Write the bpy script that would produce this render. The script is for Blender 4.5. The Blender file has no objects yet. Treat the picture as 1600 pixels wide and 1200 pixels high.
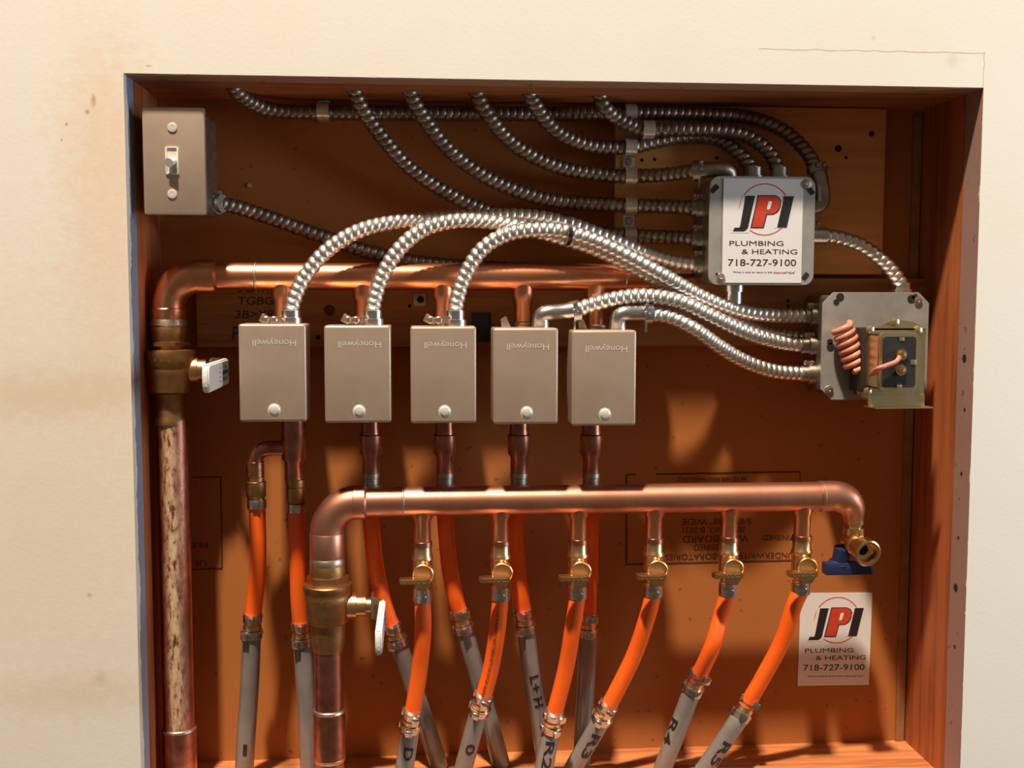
import bpy, bmesh, math, random
from mathutils import Vector, Matrix
random.seed(7)
S = bpy.context.scene
COL = S.collection
V = Vector
# ------------------------------------------------------------------ camera
F = 1750.0; D0 = 1.05; CZ = 1.45
Yc = V((-140.0, 139.0, F)).normalized()
Zc = V((36.0, 21850.0, -F)); Zc = (Zc - Yc * Zc.dot(Yc)).normalized()
Xc = Zc.cross(Yc) * 1.0
if Xc.x < 0: Xc = -Xc
CAM = V((0, -D0, CZ))
cam_d = bpy.data.cameras.new('camera'); cam = bpy.data.objects.new('camera', cam_d); COL.objects.link(cam)
cam_d.sensor_width = 36.0; cam_d.lens = 36.0 * F / 1600.0; cam_d.clip_start = 0.02
rx = V((Xc.x, Yc.x, Zc.x)); ry = V((Xc.y, Yc.y, Zc.y)); rz = -V((Xc.z, Yc.z, Zc.z))
M = Matrix((rx, ry, rz)).transposed().to_4x4(); M.translation = CAM
cam.matrix_world = M
S.camera = cam
def P(px, py, y=0.0):
    """world point at depth y (metres behind the wall face) seen at pixel px, py of the 1600x1200 photograph"""
    d = V(((px - 800) / F, -(py - 600) / F, 1.0))
    w = V((d.dot(Xc), d.dot(Yc), d.dot(Zc)))
    return CAM + w * ((y + D0) / w.y)
def mm(px, x, y, dep): return (P(x + px / 2, y, dep) - P(x - px / 2, y, dep)).length
# ------------------------------------------------------------------ light
S.view_settings.view_transform = 'Standard'; S.view_settings.look = 'None'
S.view_settings.gamma = 1.0; S.view_settings.use_curve_mapping = False
S.view_settings.exposure = 0.08
world = bpy.data.worlds.new('world'); S.world = world; world.use_nodes = True
wn = world.node_tree.nodes; wl = world.node_tree.links
bg = wn['Background']
tc = wn.new('ShaderNodeTexCoord'); sx = wn.new('ShaderNodeSeparateXYZ'); wl.new(tc.outputs['Generated'], sx.inputs[0])
rp = wn.new('ShaderNodeValToRGB')
ad = wn.new('ShaderNodeMath'); ad.operation = 'MULTIPLY_ADD'; ad.inputs[1].default_value = 0.5; ad.inputs[2].default_value = 0.5
wl.new(sx.outputs['Z'], ad.inputs[0]); wl.new(ad.outputs[0], rp.inputs[0])
rp.color_ramp.elements[0].position = 0.25; rp.color_ramp.elements[0].color = (0.30, 0.21, 0.14, 1)
rp.color_ramp.elements[1].position = 0.8; rp.color_ramp.elements[1].color = (0.42, 0.37, 0.29, 1)
wl.new(rp.outputs[0], bg.inputs[0]); bg.inputs[1].default_value = 0.27
def area(name, loc, target, size, power, color, size_y=None):
    l = bpy.data.lights.new(name, 'AREA'); l.energy = power; l.color = color; l.size = size
    if size_y: l.shape = 'RECTANGLE'; l.size_y = size_y
    o = bpy.data.objects.new(name, l); COL.objects.link(o); o.location = loc
    o.rotation_euler = (V(target) - V(loc)).to_track_quat('-Z', 'Y').to_euler(); return o
area('overhead_lamp', (-0.62, -1.5, CZ + 3.9), (0.1, 0.05, CZ - 0.1), 0.2, 365.0, (1.0, 0.87, 0.70))
area('window_light', (1.95, -0.52, CZ + 0.10), (0.0, 0.05, CZ - 0.05), 0.34, 17.0, (0.76, 0.89, 1.0), 0.8)

# ------------------------------------------------------------------ materials
def lin(r, g, b):
    f = lambda c: (c / 255 / 12.92) if c / 255 <= 0.04045 else ((c / 255 + 0.055) / 1.055) ** 2.4
    return (f(r), f(g), f(b), 1.0)
class NT:
    def __init__(s, name):
        s.m = bpy.data.materials.new(name); s.m.use_nodes = True
        s.t = s.m.node_tree; s.b = s.t.nodes['Principled BSDF']
        s.co = s.t.nodes.new('ShaderNodeTexCoord')
    def n(s, typ, **kw):
        n = s.t.nodes.new(typ)
        for k, v in kw.items():
            if k in n.inputs.keys(): n.inputs[k].default_value = v
            else: setattr(n, k, v)
        return n
    def l(s, a, b): s.t.links.new(a, b)
    def mapping(s, scale=(1, 1, 1), space='Object', loc=(0, 0, 0)):
        m = s.n('ShaderNodeMapping'); m.inputs['Scale'].default_value = scale; m.inputs['Location'].default_value = loc
        s.l(s.co.outputs[space], m.inputs[0]); return m.outputs[0]
    def noise(s, scale, vec=None, detail=4, rough=0.55):
        n = s.n('ShaderNodeTexNoise', Scale=scale, Detail=detail, Roughness=rough)
        s.l(vec if vec else s.co.outputs['Object'], n.inputs['Vector']); return n.outputs['Fac']
    def ramp(s, fac, stops):
        r = s.n('ShaderNodeValToRGB'); e = r.color_ramp.elements
        while len(e) < len(stops): e.new(0.5)
        for x, (p, c) in zip(e, stops): x.position = p; x.color = c if len(c) == 4 else (*c, 1)
        s.l(fac, r.inputs[0]); return r.outputs[0]
    def math(s, op, a, b=None, c=None):
        n = s.n('ShaderNodeMath', operation=op)
        for i, x in enumerate((a, b, c)):
            if x is None: continue
            if isinstance(x, (int, float)): n.inputs[i].default_value = x
            else: s.l(x, n.inputs[i])
        return n.outputs[0]
    def mix(s, fac, a, b):
        n = s.n('ShaderNodeMix', data_type='RGBA')
        for i, x in ((0, fac), (6, a), (7, b)):
            if isinstance(x, (int, float, tuple)): n.inputs[i].default_value = x
            else: s.l(x, n.inputs[i])
        return n.outputs[2]
    def bump(s, h, strength=0.3, dist=0.001):
        b = s.n('ShaderNodeBump', Strength=strength, Distance=dist); s.l(h, b.inputs['Height']); s.l(b.outputs[0], s.b.inputs['Normal'])
    def set(s, **kw):
        for k, v in kw.items():
            k = k.replace('_', ' ')
            if isinstance(v, (int, float, tuple)): s.b.inputs[k].default_value = v
            else: s.l(v, s.b.inputs[k])
        return s.m
def metal(name, c1, c2, rough=(0.3, 0.45), scale=60, metallic=1.0, bump=0.06, lo=0.35, hi=0.65, coat=0):
    t = NT(name); f = t.noise(scale); g = t.noise(scale * 4)
    r = t.n('ShaderNodeMapRange'); r.inputs[3].default_value = rough[0]; r.inputs[4].default_value = rough[1]; t.l(f, r.inputs[0])
    t.bump(g, bump, 0.0006)
    return t.set(Base_Color=t.ramp(f, [(lo, c1), (hi, c2)]), Metallic=metallic, Roughness=r.outputs[0])
def plain(name, c1, c2=None, rough=0.5, scale=40, bump=0.05, metallic=0.0, **kw):
    t = NT(name); f = t.noise(scale); c2 = c2 or tuple(x * 0.85 for x in c1[:3]) + (1,)
    t.bump(t.noise(scale * 5), bump, 0.0006)
    return t.set(Base_Color=t.ramp(f, [(0.35, c1), (0.65, c2)]), Roughness=rough, Metallic=metallic, **kw)
def wood(name, c1, c2, axis=0, rough=0.6, knots=True, scale=1.0):
    t = NT(name); sc = [28 * scale] * 3; sc[axis] = 2.2 * scale
    v = t.mapping(tuple(sc)); f = t.noise(1.6, v, 6, 0.65)
    sc2 = [160 * scale] * 3; sc2[axis] = 6 * scale
    g = t.noise(1.0, t.mapping(tuple(sc2)), 3)
    h = t.math('ADD', t.math('MULTIPLY', f, 0.7), t.math('MULTIPLY', g, 0.3))
    col = t.ramp(h, [(0.36, c2), (0.52, c1), (0.68, tuple(min(1, x * 1.18) for x in c1[:3]) + (1,))])
    t.bump(h, 0.25, 0.001)
    return t.set(Base_Color=col, Roughness=rough)
MT = {}
MT['copper'] = metal('copper_pipe', (0.95, 0.42, 0.23, 1), (0.80, 0.31, 0.15, 1), (0.26, 0.42), 35)
MT['copper_dull'] = metal('dull_copper_pipe', (0.78, 0.37, 0.25, 1), (0.60, 0.25, 0.15, 1), (0.36, 0.5), 30)
MT['copper_dark'] = metal('aged_copper', (0.62, 0.27, 0.18, 1), (0.36, 0.13, 0.08, 1), (0.28, 0.42), 70)
MT['solder'] = metal('solder_ring', (0.75, 0.55, 0.42, 1), (0.5, 0.4, 0.34, 1), (0.3, 0.5), 200, bump=0.3)
MT['brass'] = metal('brass', (0.90, 0.57, 0.29, 1), (0.74, 0.42, 0.19, 1), (0.25, 0.4), 70)
MT['brass_new'] = metal('new_brass', (1.0, 0.72, 0.36, 1), (0.92, 0.58, 0.24, 1), (0.2, 0.32), 60)
MT['bronze'] = metal('bronze_casting', (0.55, 0.30, 0.12, 1), (0.36, 0.18, 0.07, 1), (0.36, 0.55), 90, bump=0.2)
MT['galv'] = metal('galvanised_steel', (0.50, 0.48, 0.44, 1), (0.40, 0.37, 0.34, 1), (0.38, 0.52), 45, 0.5)
MT['cover'] = metal('brushed_cover_steel', (0.60, 0.45, 0.345, 1), (0.53, 0.385, 0.29, 1), (0.32, 0.42), 25, 0.5, bump=0.03)
MT['steel'] = metal('bright_steel', (0.85, 0.82, 0.80, 1), (0.68, 0.65, 0.63, 1), (0.22, 0.36), 120)
MT['zinc'] = metal('dull_zinc_plate', (0.50, 0.46, 0.40, 1), (0.34, 0.29, 0.24, 1), (0.34, 0.5), 90)
MT['conduit'] = metal('armoured_conduit_steel', (0.95, 0.89, 0.83, 1), (0.84, 0.78, 0.72, 1), (0.34, 0.44), 60)
MT['conduit_shaded'] = metal('shaded_dusty_conduit_steel', (0.42, 0.35, 0.29, 1), (0.26, 0.20, 0.16, 1), (0.36, 0.5), 50)  # darker copy of the conduit steel: header shadow put into the colour, with dust
MT['emboss'] = metal('highlight_toned_steel', (0.85, 0.78, 0.70, 1), (0.8, 0.72, 0.64, 1), (0.3, 0.4), 80, 0.3)  # lighter than the cover steel: highlight of raised metal put into the colour
MT['strap'] = metal('zinc_strap', (0.78, 0.72, 0.62, 1), (0.66, 0.58, 0.48, 1), (0.3, 0.42), 80, 0.5)
MT['clamp'] = metal('stainless_clamp', (0.80, 0.74, 0.68, 1), (0.5, 0.45, 0.41, 1), (0.2, 0.35), 150)
MT['gold'] = metal('yellow_zinc_plate', (0.92, 0.70, 0.36, 1), (0.80, 0.66, 0.42, 1), (0.28, 0.42), 50)
MT['orange'] = plain('orange_barrier_tube', (1.0, 0.145, 0.014, 1), (0.95, 0.12, 0.010, 1), 0.4, 30, 0.03)
MT['grey'] = plain('grey_translucent_tube', (0.27, 0.235, 0.215, 1), (0.20, 0.17, 0.155, 1), 0.22, 25, 0.04, Coat_Weight=0.4)
MT['blueplastic'] = plain('dark_blue_plastic', (0.02, 0.03, 0.09, 1), None, 0.4)
MT['black'] = plain('black_plastic', (0.02, 0.018, 0.02, 1), (0.03, 0.026, 0.028, 1), 0.45)
MT['white'] = plain('white_vinyl_grip', (0.85, 0.80, 0.76, 1), (0.8, 0.75, 0.7, 1), 0.35)
MT['toggle'] = plain('white_plastic', (0.85, 0.78, 0.7, 1), None, 0.3)
MT['sticker'] = plain('sticker_paper', (0.80, 0.76, 0.74, 1), (0.78, 0.74, 0.72, 1), 0.4, 10, 0.01)
MT['inkblack'] = plain('black_ink', (0.022, 0.014, 0.012, 1), None, 0.5)
MT['inkbrown'] = plain('brown_ink', (0.06, 0.022, 0.016, 1), None, 0.5)
MT['inkred'] = plain('red_ink', (0.62, 0.06, 0.03, 1), None, 0.45)
MT['inkline'] = plain('red_line_ink', (0.66, 0.13, 0.09, 1), None, 0.45)
MT['inkblue'] = plain('blue_ink', (0.02, 0.30, 0.55, 1), None, 0.4)
MT['stamp'] = plain('stamp_ink', (0.075, 0.022, 0.010, 1), (0.11, 0.035, 0.014, 1), 0.8, 300)
MT['pink'] = plain('pink_bell_wire', (0.72, 0.28, 0.18, 1), (0.58, 0.2, 0.12, 1), 0.45)
MT['knotwood'] = plain('dark_knot', (0.12, 0.04, 0.012, 1), (0.07, 0.022, 0.008, 1), 0.7, 200)
MT['core'] = plain('dark_laminated_core', (0.030, 0.015, 0.009, 1), None, 0.6)
MT['hole'] = plain('drill_hole', (0.02, 0.012, 0.008, 1), None, 0.9)
MT['stud'] = wood('stud_wood', (0.44, 0.12, 0.035, 1), (0.24, 0.06, 0.016, 1), 2)
MT['header'] = wood('header_wood', (0.48, 0.16, 0.045, 1), (0.28, 0.085, 0.022, 1), 0)
MT['sill'] = wood('sill_wood', (0.62, 0.22, 0.07, 1), (0.36, 0.10, 0.03, 1), 0)
MT['plank'] = wood('plank_wood', (0.42, 0.165, 0.045, 1), (0.25, 0.082, 0.02, 1), 0)
MT['ply'] = wood('plywood', (0.76, 0.34, 0.10, 1), (0.60, 0.235, 0.055, 1), 0, scale=0.6)
MT['strip'] = plain('tan_edge_strip', (0.36, 0.17, 0.06, 1), (0.26, 0.11, 0.035, 1), 0.7)
def mk_board():
    t = NT('brown_gypsum_paper')
    f = t.noise(5, None, 5); g = t.noise(350, None, 2)
    c = t.mix(f, (0.47, 0.155, 0.030, 1), (0.38, 0.12, 0.023, 1))
    dots = t.ramp(t.noise(120, None, 1), [(0.735, (0, 0, 0)), (0.77, (1, 1, 1))])
    c = t.mix(t.math('MULTIPLY', dots, 0.5), c, (0.12, 0.03, 0.008, 1))
    t.bump(g, 0.15, 0.0006)
    return t.set(Base_Color=c, Roughness=0.85)
MT['board'] = mk_board()
def seg_mask(t, x, z, x0, x1, zc, w, wob):
    """1 on a thin line between x0 and x1 at height zc"""
    zz = t.math('ADD', z, wob)
    a = t.math('LESS_THAN', t.math('ABSOLUTE', t.math('SUBTRACT', zz, zc)), w)
    b = t.math('MULTIPLY', t.math('GREATER_THAN', x, x0), t.math('LESS_THAN', x, x1))
    return t.math('MULTIPLY', a, b)
def mk_wall():
    t = NT('cream_painted_wall')
    s = t.n('ShaderNodeSeparateXYZ'); t.l(t.co.outputs['Object'], s.inputs[0]); x, z = s.outputs['X'], s.outputs['Z']
    f = t.noise(3.5, None, 5); 
    c = t.ramp(f, [(0.35, (0.85, 0.80, 0.71)), (0.5, (0.86, 0.815, 0.73)), (0.66, (0.85, 0.785, 0.68))])
    wob = t.math('MULTIPLY', t.math('SUBTRACT', t.noise(60, None, 3), 0.5), 0.004)
    w2 = t.math('MULTIPLY', t.math('SUBTRACT', t.noise(90, None, 3), 0.5), 0.006)
    a = P(1185, 79); b = P(1538, 81); crack = seg_mask(t, x, z, a.x, b.x, (a.z + b.z) / 2, 0.0005, wob)
    a2 = P(1538, 81); b2 = P(1540, 137)
    crack2 = seg_mask(t, z, x, b2.z, a2.z, a2.x, 0.0004, wob)
    crack = t.math('ADD', crack, crack2)
    c = t.mix(t.math('MULTIPLY', crack, 0.55), c, (0.42, 0.2, 0.13, 1))
    a = P(60, 988); b = P(200, 988)
    pale = seg_mask(t, x, z, a.x, b.x, a.z, 0.0008, w2)
    c = t.mix(t.math('MULTIPLY', pale, 0.6), c, (0.95, 0.86, 0.72, 1))
    def spot(px, py, r, col, amt, sx=1.0, sz=1.0):
        nonlocal c
        q = P(px, py)
        dx = t.math('MULTIPLY', t.math('SUBTRACT', x, q.x), sx); dz = t.math('MULTIPLY', t.math('SUBTRACT', z, q.z), sz)
        d = t.math('SQRT', t.math('ADD', t.math('MULTIPLY', dx, dx), t.math('MULTIPLY', dz, dz)))
        d = t.math('ADD', d, t.math('MULTIPLY', w2, 1.5 * r / 0.01))
        mr = t.n('ShaderNodeMapRange', interpolation_type='SMOOTHSTEP'); t.l(d, mr.inputs[0])
        mr.inputs[1].default_value = r; mr.inputs[2].default_value = 0.0; mr.inputs[3].default_value = 0; mr.inputs[4].default_value = amt
        c = t.mix(mr.outputs[0], c, col)
    spot(155, 1060, 0.012, (0.6, 0.38, 0.17, 1), 0.6)
    spot(60, 620, 0.16, (0.72, 0.5, 0.33, 1), 0.55, 0.9, 5)
    spot(110, 1085, 0.12, (0.75, 0.56, 0.36, 1), 0.5, 1, 4)
    spot(165, 210, 0.11, (0.86, 0.60, 0.42, 1), 0.55, 1.6, 0.7)  # broad warm left-side tints: paint tone plus light falloff put into the colour
    spot(175, 430, 0.14, (0.84, 0.60, 0.43, 1), 0.5, 2.0, 0.6)
    spot(100, 780, 0.26, (0.84, 0.68, 0.52, 1), 0.6, 1.2, 0.7)
    spot(146, 155, 0.006, (0.55, 0.25, 0.12, 1), 0.8, 1.8, 0.7)
    spot(136, 175, 0.003, (0.5, 0.22, 0.1, 1), 0.8)
    spot(104, 194, 0.002, (0.4, 0.25, 0.15, 1), 0.8)
    spot(96, 219, 0.0018, (0.4, 0.25, 0.15, 1), 0.8)
    spot(232, 103, 0.003, (0.5, 0.4, 0.3, 1), 0.7, 0.6, 1.6)
    spot(1490, 94, 0.012, (0.7, 0.62, 0.48, 1), 0.5)
    spot(140, 930, 0.003, (0.5, 0.42, 0.3, 1), 0.7)
    spot(1365, 59, 0.003, (0.6, 0.5, 0.4, 1), 0.6)
    t.bump(t.noise(220, None, 3), 0.12, 0.0008)
    return t.set(Base_Color=c, Roughness=0.6)
def mk_reveal(name, base, edge_amt, blot):
    t = NT(name); s = t.n('ShaderNodeSeparateXYZ'); t.l(t.co.outputs['Object'], s.inputs[0])
    n = t.noise(28, None, 4, 0.6)
    lim = t.math('ADD', edge_amt, t.math('MULTIPLY', t.math('SUBTRACT', n, 0.5), 0.022))
    c = t.mix(t.noise(18), base, tuple(v * 0.82 for v in base[:3]) + (1,))
    sp = t.ramp(t.noise(75, None, 2), [(0.69, (0, 0, 0)), (0.72, (1, 1, 1))])
    c = t.mix(t.math('MULTIPLY', sp, 0.75), c, blot)
    c = t.mix(t.math('LESS_THAN', s.outputs['Y'], lim), c, (0.86, 0.79, 0.68, 1))
    t.bump(t.noise(160), 0.2, 0.0008)
    return t.set(Base_Color=c, Roughness=0.7)
MT['wall'] = mk_wall()
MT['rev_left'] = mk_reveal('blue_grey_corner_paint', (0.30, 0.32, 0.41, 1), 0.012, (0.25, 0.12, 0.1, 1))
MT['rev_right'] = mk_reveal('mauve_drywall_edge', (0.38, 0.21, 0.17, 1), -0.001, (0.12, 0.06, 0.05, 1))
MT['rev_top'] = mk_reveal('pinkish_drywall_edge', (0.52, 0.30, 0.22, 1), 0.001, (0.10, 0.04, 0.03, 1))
def mk_stained():
    t = NT('stained_copper_riser')
    s = t.n('ShaderNodeSeparateXYZ'); t.l(t.co.outputs['Object'], s.inputs[0])
    f = t.noise(60); n = t.noise(1.0, t.mapping((55, 55, 16)), 6, 0.7); n2 = t.noise(1.0, t.mapping((220, 220, 70)), 4, 0.7)
    # drips of pale flux running down the front of the pipe, a band left of centre
    band = t.math('ABSOLUTE', t.math('ADD', s.outputs['X'], t.math('MULTIPLY', t.math('SUBTRACT', n, 0.5), 0.022)))
    m = t.n('ShaderNodeMapRange'); t.l(band, m.inputs[0]); m.inputs[1].default_value = 0.0115; m.inputs[2].default_value = 0.003
    k = t.math('MULTIPLY', m.outputs[0], t.math('LESS_THAN', s.outputs['Y'], 0.0))
    k = t.math('MULTIPLY', k, t.ramp(n2, [(0.36, (0, 0, 0)), (0.47, (1, 1, 1))]))
    cop = t.ramp(f, [(0.35, (0.62, 0.27, 0.19, 1)), (0.65, (0.42, 0.16, 0.10, 1))])
    c = t.mix(k, cop, t.ramp(n2, [(0.4, (0.42, 0.24, 0.11, 1)), (0.62, (0.66, 0.46, 0.29, 1))]))
    t.bump(t.math('ADD', t.math('MULTIPLY', k, 0.6), n2), 0.35, 0.0008)
    return t.set(Base_Color=c, Metallic=t.math('SUBTRACT', 1.0, k), Roughness=0.36)
MT['stained'] = mk_stained()

# ------------------------------------------------------------------ mesh helpers
def resample(pts, step):
    pts = [V(p) for p in pts]
    if len(pts) == 2: dense = [pts[0].lerp(pts[1], i / 60) for i in range(61)]
    else:
        dense = []; q = [2 * pts[0] - pts[1]] + pts + [2 * pts[-1] - pts[-2]]
        for i in range(len(pts) - 1):
            a, b, c, d = q[i:i + 4]
            for k in range(40):
                u = k / 40
                dense.append(0.5 * (2 * b + (c - a) * u + (2 * a - 5 * b + 4 * c - d) * u * u + (3 * b - a - 3 * c + d) * u ** 3))
        dense.append(pts[-1])
    L = [0.0]
    for a, b in zip(dense, dense[1:]): L.append(L[-1] + (b - a).length)
    n = max(2, int(round(L[-1] / step))); out = []; j = 0
    for i in range(n + 1):
        s = L[-1] * i / n
        while j < len(L) - 2 and L[j + 1] < s: j += 1
        u = (s - L[j]) / max(1e-9, L[j + 1] - L[j]); out.append(dense[j].lerp(dense[j + 1], min(1, u)))
    return out, L[-1]
def frames(pts, up=None):
    T = []
    for i in range(len(pts)):
        a = pts[max(0, i - 1)]; b = pts[min(len(pts) - 1, i + 1)]; T.append((b - a).normalized())
    n = V(up) if up else V((0, -1, 0))
    if abs(n.dot(T[0])) > 0.95: n = V((1, 0, 0))
    out = []
    for t in T:
        n = (n - t * n.dot(t)).normalized(); out.append((t, n, t.cross(n)))
    return out
class MB:
    def __init__(s): s.v = []; s.f = []
    def rings(s, rs, cap=True, close=False):
        n = len(rs[0]); o = len(s.v)
        for r in rs: s.v.extend(r)
        for i in range(len(rs) - 1):
            for k in range(n):
                a = o + i * n + k; b = o + i * n + (k + 1) % n
                s.f.append((a, b, b + n, a + n))
        if cap:
            s.f.append(tuple(reversed(range(o, o + n)))); e = o + (len(rs) - 1) * n; s.f.append(tuple(range(e, e + n)))
        return s
    def tube(s, pts, r, n=16, step=0.004, cap=True, flat=1.0):
        p, L = resample(pts, step); fr = frames(p); rs = []
        for i, (c, (t, a, b)) in enumerate(zip(p, fr)):
            u = i / (len(p) - 1); rr = r(u) if callable(r) else r
            rs.append([c + (a * math.cos(k * 2 * math.pi / n) * flat + b * math.sin(k * 2 * math.pi / n)) * rr for k in range(n)])
        return s.rings(rs, cap)
    def armour(s, pts, r, pitch=0.0072, amp=0.24, n=16):
        step = pitch / 8; p, L = resample(pts, step); fr = frames(p); rs = []
        for i, (c, (t, a, b)) in enumerate(zip(p, fr)):
            ring = []
            for k in range(n):
                th = k * 2 * math.pi / n; ph = (i / 8.0 + k / n) % 1.0
                w = math.sin(math.pi * ph) ** 0.5
                ring.append(c + (a * math.cos(th) + b * math.sin(th)) * r * (1 - amp + amp * w))
            rs.append(ring)
        return s.rings(rs)
    def lathe(s, o, axis, prof, n=28, poly=None):
        o = V(o); ax = V(axis).normalized(); u = V((0, -1, 0)) if abs(ax.y) < 0.9 else V((1, 0, 0))
        u = (u - ax * u.dot(ax)).normalized(); w = ax.cross(u); rs = []
        n = poly or n; off = math.pi / n if poly else 0
        for t, r in prof:
            rs.append([o + ax * t + (u * math.cos(off + k * 2 * math.pi / n) + w * math.sin(off + k * 2 * math.pi / n)) * max(r, 1e-5) for k in range(n)])
        return s.rings(rs)
    def bm(s, bm, mat=None):
        o = len(s.v); bm.verts.index_update()
        for v in bm.verts: s.v.append((mat @ v.co) if mat else v.co.copy())
        for f in bm.faces: s.f.append(tuple(o + v.index for v in f.verts))
        bm.free(); return s
    def box(s, c, size, bev=0.0, rot=None, seg=2):
        b = bmesh.new(); bmesh.ops.create_cube(b, size=1.0)
        for v in b.verts: v.co = V((v.co.x * size[0], v.co.y * size[1], v.co.z * size[2]))
        if bev > 0: bmesh.ops.bevel(b, geom=b.edges[:], offset=bev, segments=seg, affect='EDGES', profile=0.6)
        m = Matrix.Translation(V(c)) @ (rot.to_4x4() if rot else Matrix.Identity(4)); return s.bm(b, m)
    def span(s, a, b, bev=0.0):
        a, b = V(a), V(b); return s.box((a + b) / 2, [abs(x) for x in (b - a)], bev)
    def prism(s, poly, vec, bev=0.0):
        b = bmesh.new(); vs = [b.verts.new(V(p)) for p in poly]; f = b.faces.new(vs)
        r = bmesh.ops.extrude_face_region(b, geom=[f])
        bmesh.ops.translate(b, verts=[g for g in r['geom'] if isinstance(g, bmesh.types.BMVert)], vec=V(vec))
        bmesh.ops.recalc_face_normals(b, faces=b.faces[:])
        if bev > 0: bmesh.ops.bevel(b, geom=b.edges[:], offset=bev, segments=2, affect='EDGES')
        return s.bm(b)
    def build(s, name, mat, parent=None, smooth=True, ang=38):
        me = bpy.data.meshes.new(name)
        off = parent_loc(parent)
        me.from_pydata([tuple(V(v) - off) for v in s.v], [], s.f); me.update()
        b = bmesh.new(); b.from_mesh(me); bmesh.ops.recalc_face_normals(b, faces=b.faces[:]); b.to_mesh(me); b.free()
        if smooth:
            me.polygons.foreach_set('use_smooth', [True] * len(me.polygons)); me.set_sharp_from_angle(angle=math.radians(ang))
        me.materials.append(MT[mat] if isinstance(mat, str) else mat)
        o = bpy.data.objects.new(name, me); COL.objects.link(o)
        if parent: o.parent = parent
        return o
def parent_loc(p):
    w = V((0, 0, 0))
    while p: w += p.location; p = p.parent
    return w
def recentre(o):
    """move a single-mesh thing's origin to the middle of its foot"""
    vs = [v.co.copy() for v in o.data.vertices]
    c = V((sum(v.x for v in vs) / len(vs), sum(v.y for v in vs) / len(vs), min(v.z for v in vs)))
    for v in o.data.vertices: v.co -= c
    o.location = c; return o
def tag(o, label, cat, group=None):
    o['label'] = label; o['category'] = cat
    if group: o['group'] = group
    return o
def thing(name, loc, label, cat, group=None):
    o = bpy.data.objects.new(name, None); COL.objects.link(o); o.location = V(loc); o.empty_display_size = 0.02
    return tag(o, label, cat, group)
def struct(o): o['kind'] = 'structure'; return o
def kids(o): return [c for c in bpy.data.objects if c.parent == o]
def copy_tree(o, parent=None):
    c = o.copy(); COL.objects.link(c); c.parent = parent
    for ch in kids(o): copy_tree(ch, c)
    return c
def text_bm(s, font_shear=0.0, spacing=1.0, bold=0.0):
    cu = bpy.data.curves.new('txt', 'FONT'); cu.body = s; cu.size = 1.0; cu.align_x = 'CENTER'; cu.align_y = 'CENTER'
    cu.shear = font_shear; cu.space_character = spacing; cu.offset = bold; cu.resolution_u = 3
    ob = bpy.data.objects.new('txt', cu); me = bpy.data.meshes.new_from_object(ob)
    b = bmesh.new(); b.from_mesh(me); bpy.data.objects.remove(ob); bpy.data.curves.remove(cu); bpy.data.meshes.remove(me)
    xs = [v.co.x for v in b.verts]; ys = [v.co.y for v in b.verts]
    cx, cy = (min(xs) + max(xs)) / 2, (min(ys) + max(ys)) / 2
    for v in b.verts: v.co.x -= cx; v.co.y -= cy
    return b, max(xs) - min(xs), max(ys) - min(ys)
def text_on(mb, s, c, ux, uz, width, height, depth=0.0003, shear=0.0, bold=0.0, spacing=1.0):
    """lettering of the given size centred on c; ux reads along, uz up"""
    b, w, h = text_bm(s, shear, spacing, bold); ux = V(ux).normalized(); uz = V(uz).normalized(); nrm = ux.cross(uz)
    if depth > 0:
        r = bmesh.ops.extrude_face_region(b, geom=b.faces[:])
        up = [g for g in r['geom'] if isinstance(g, bmesh.types.BMVert)]
        for v in up: v.co.z = 1.0
    for v in b.verts:
        x, y, z = v.co; v.co = V(c) + ux * (x * width / w) + uz * (y * height / h) + nrm * (z * depth)
    mb.bm(b)
def text_wrap(mb, s, pts, s0, length, height, r, roll=0.0, flip=False, bold=0.0, upright=False):
    """lettering wrapped on a tube that follows pts, starting at arc length s0 and running along it"""
    p, L = resample(pts, 0.002); fr = frames(p); b, w, h = text_bm(s, 0.0, 1.0, bold)
    for _ in range(2): bmesh.ops.subdivide_edges(b, edges=b.edges[:], cuts=1)
    for v in b.verts:
        x, y = v.co.x / w, v.co.y / h
        if upright: x, y = -y, x
        if flip: x, y = -x, -y
        i = min(len(p) - 2, max(0, (s0 + (x + 0.5) * length) / L * (len(p) - 1))); k = int(i); u = i - k
        c = p[k].lerp(p[k + 1], u); t, a, bb = fr[k]; th = roll + y * height / r
        v.co = c + (a * math.cos(th) - bb * math.sin(th)) * r
    mb.bm(b)
def arc(c, a, b, n=8):
    """quarter turn from a to b about corner-centre c"""
    c, a, b = V(c), V(a) - V(c), V(b) - V(c)
    return [c + a * math.cos(i / n * math.pi / 2) + b * math.sin(i / n * math.pi / 2) for i in range(n + 1)]
X, Y, Z = V((1, 0, 0)), V((0, 1, 0)), V((0, 0, 1))

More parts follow.
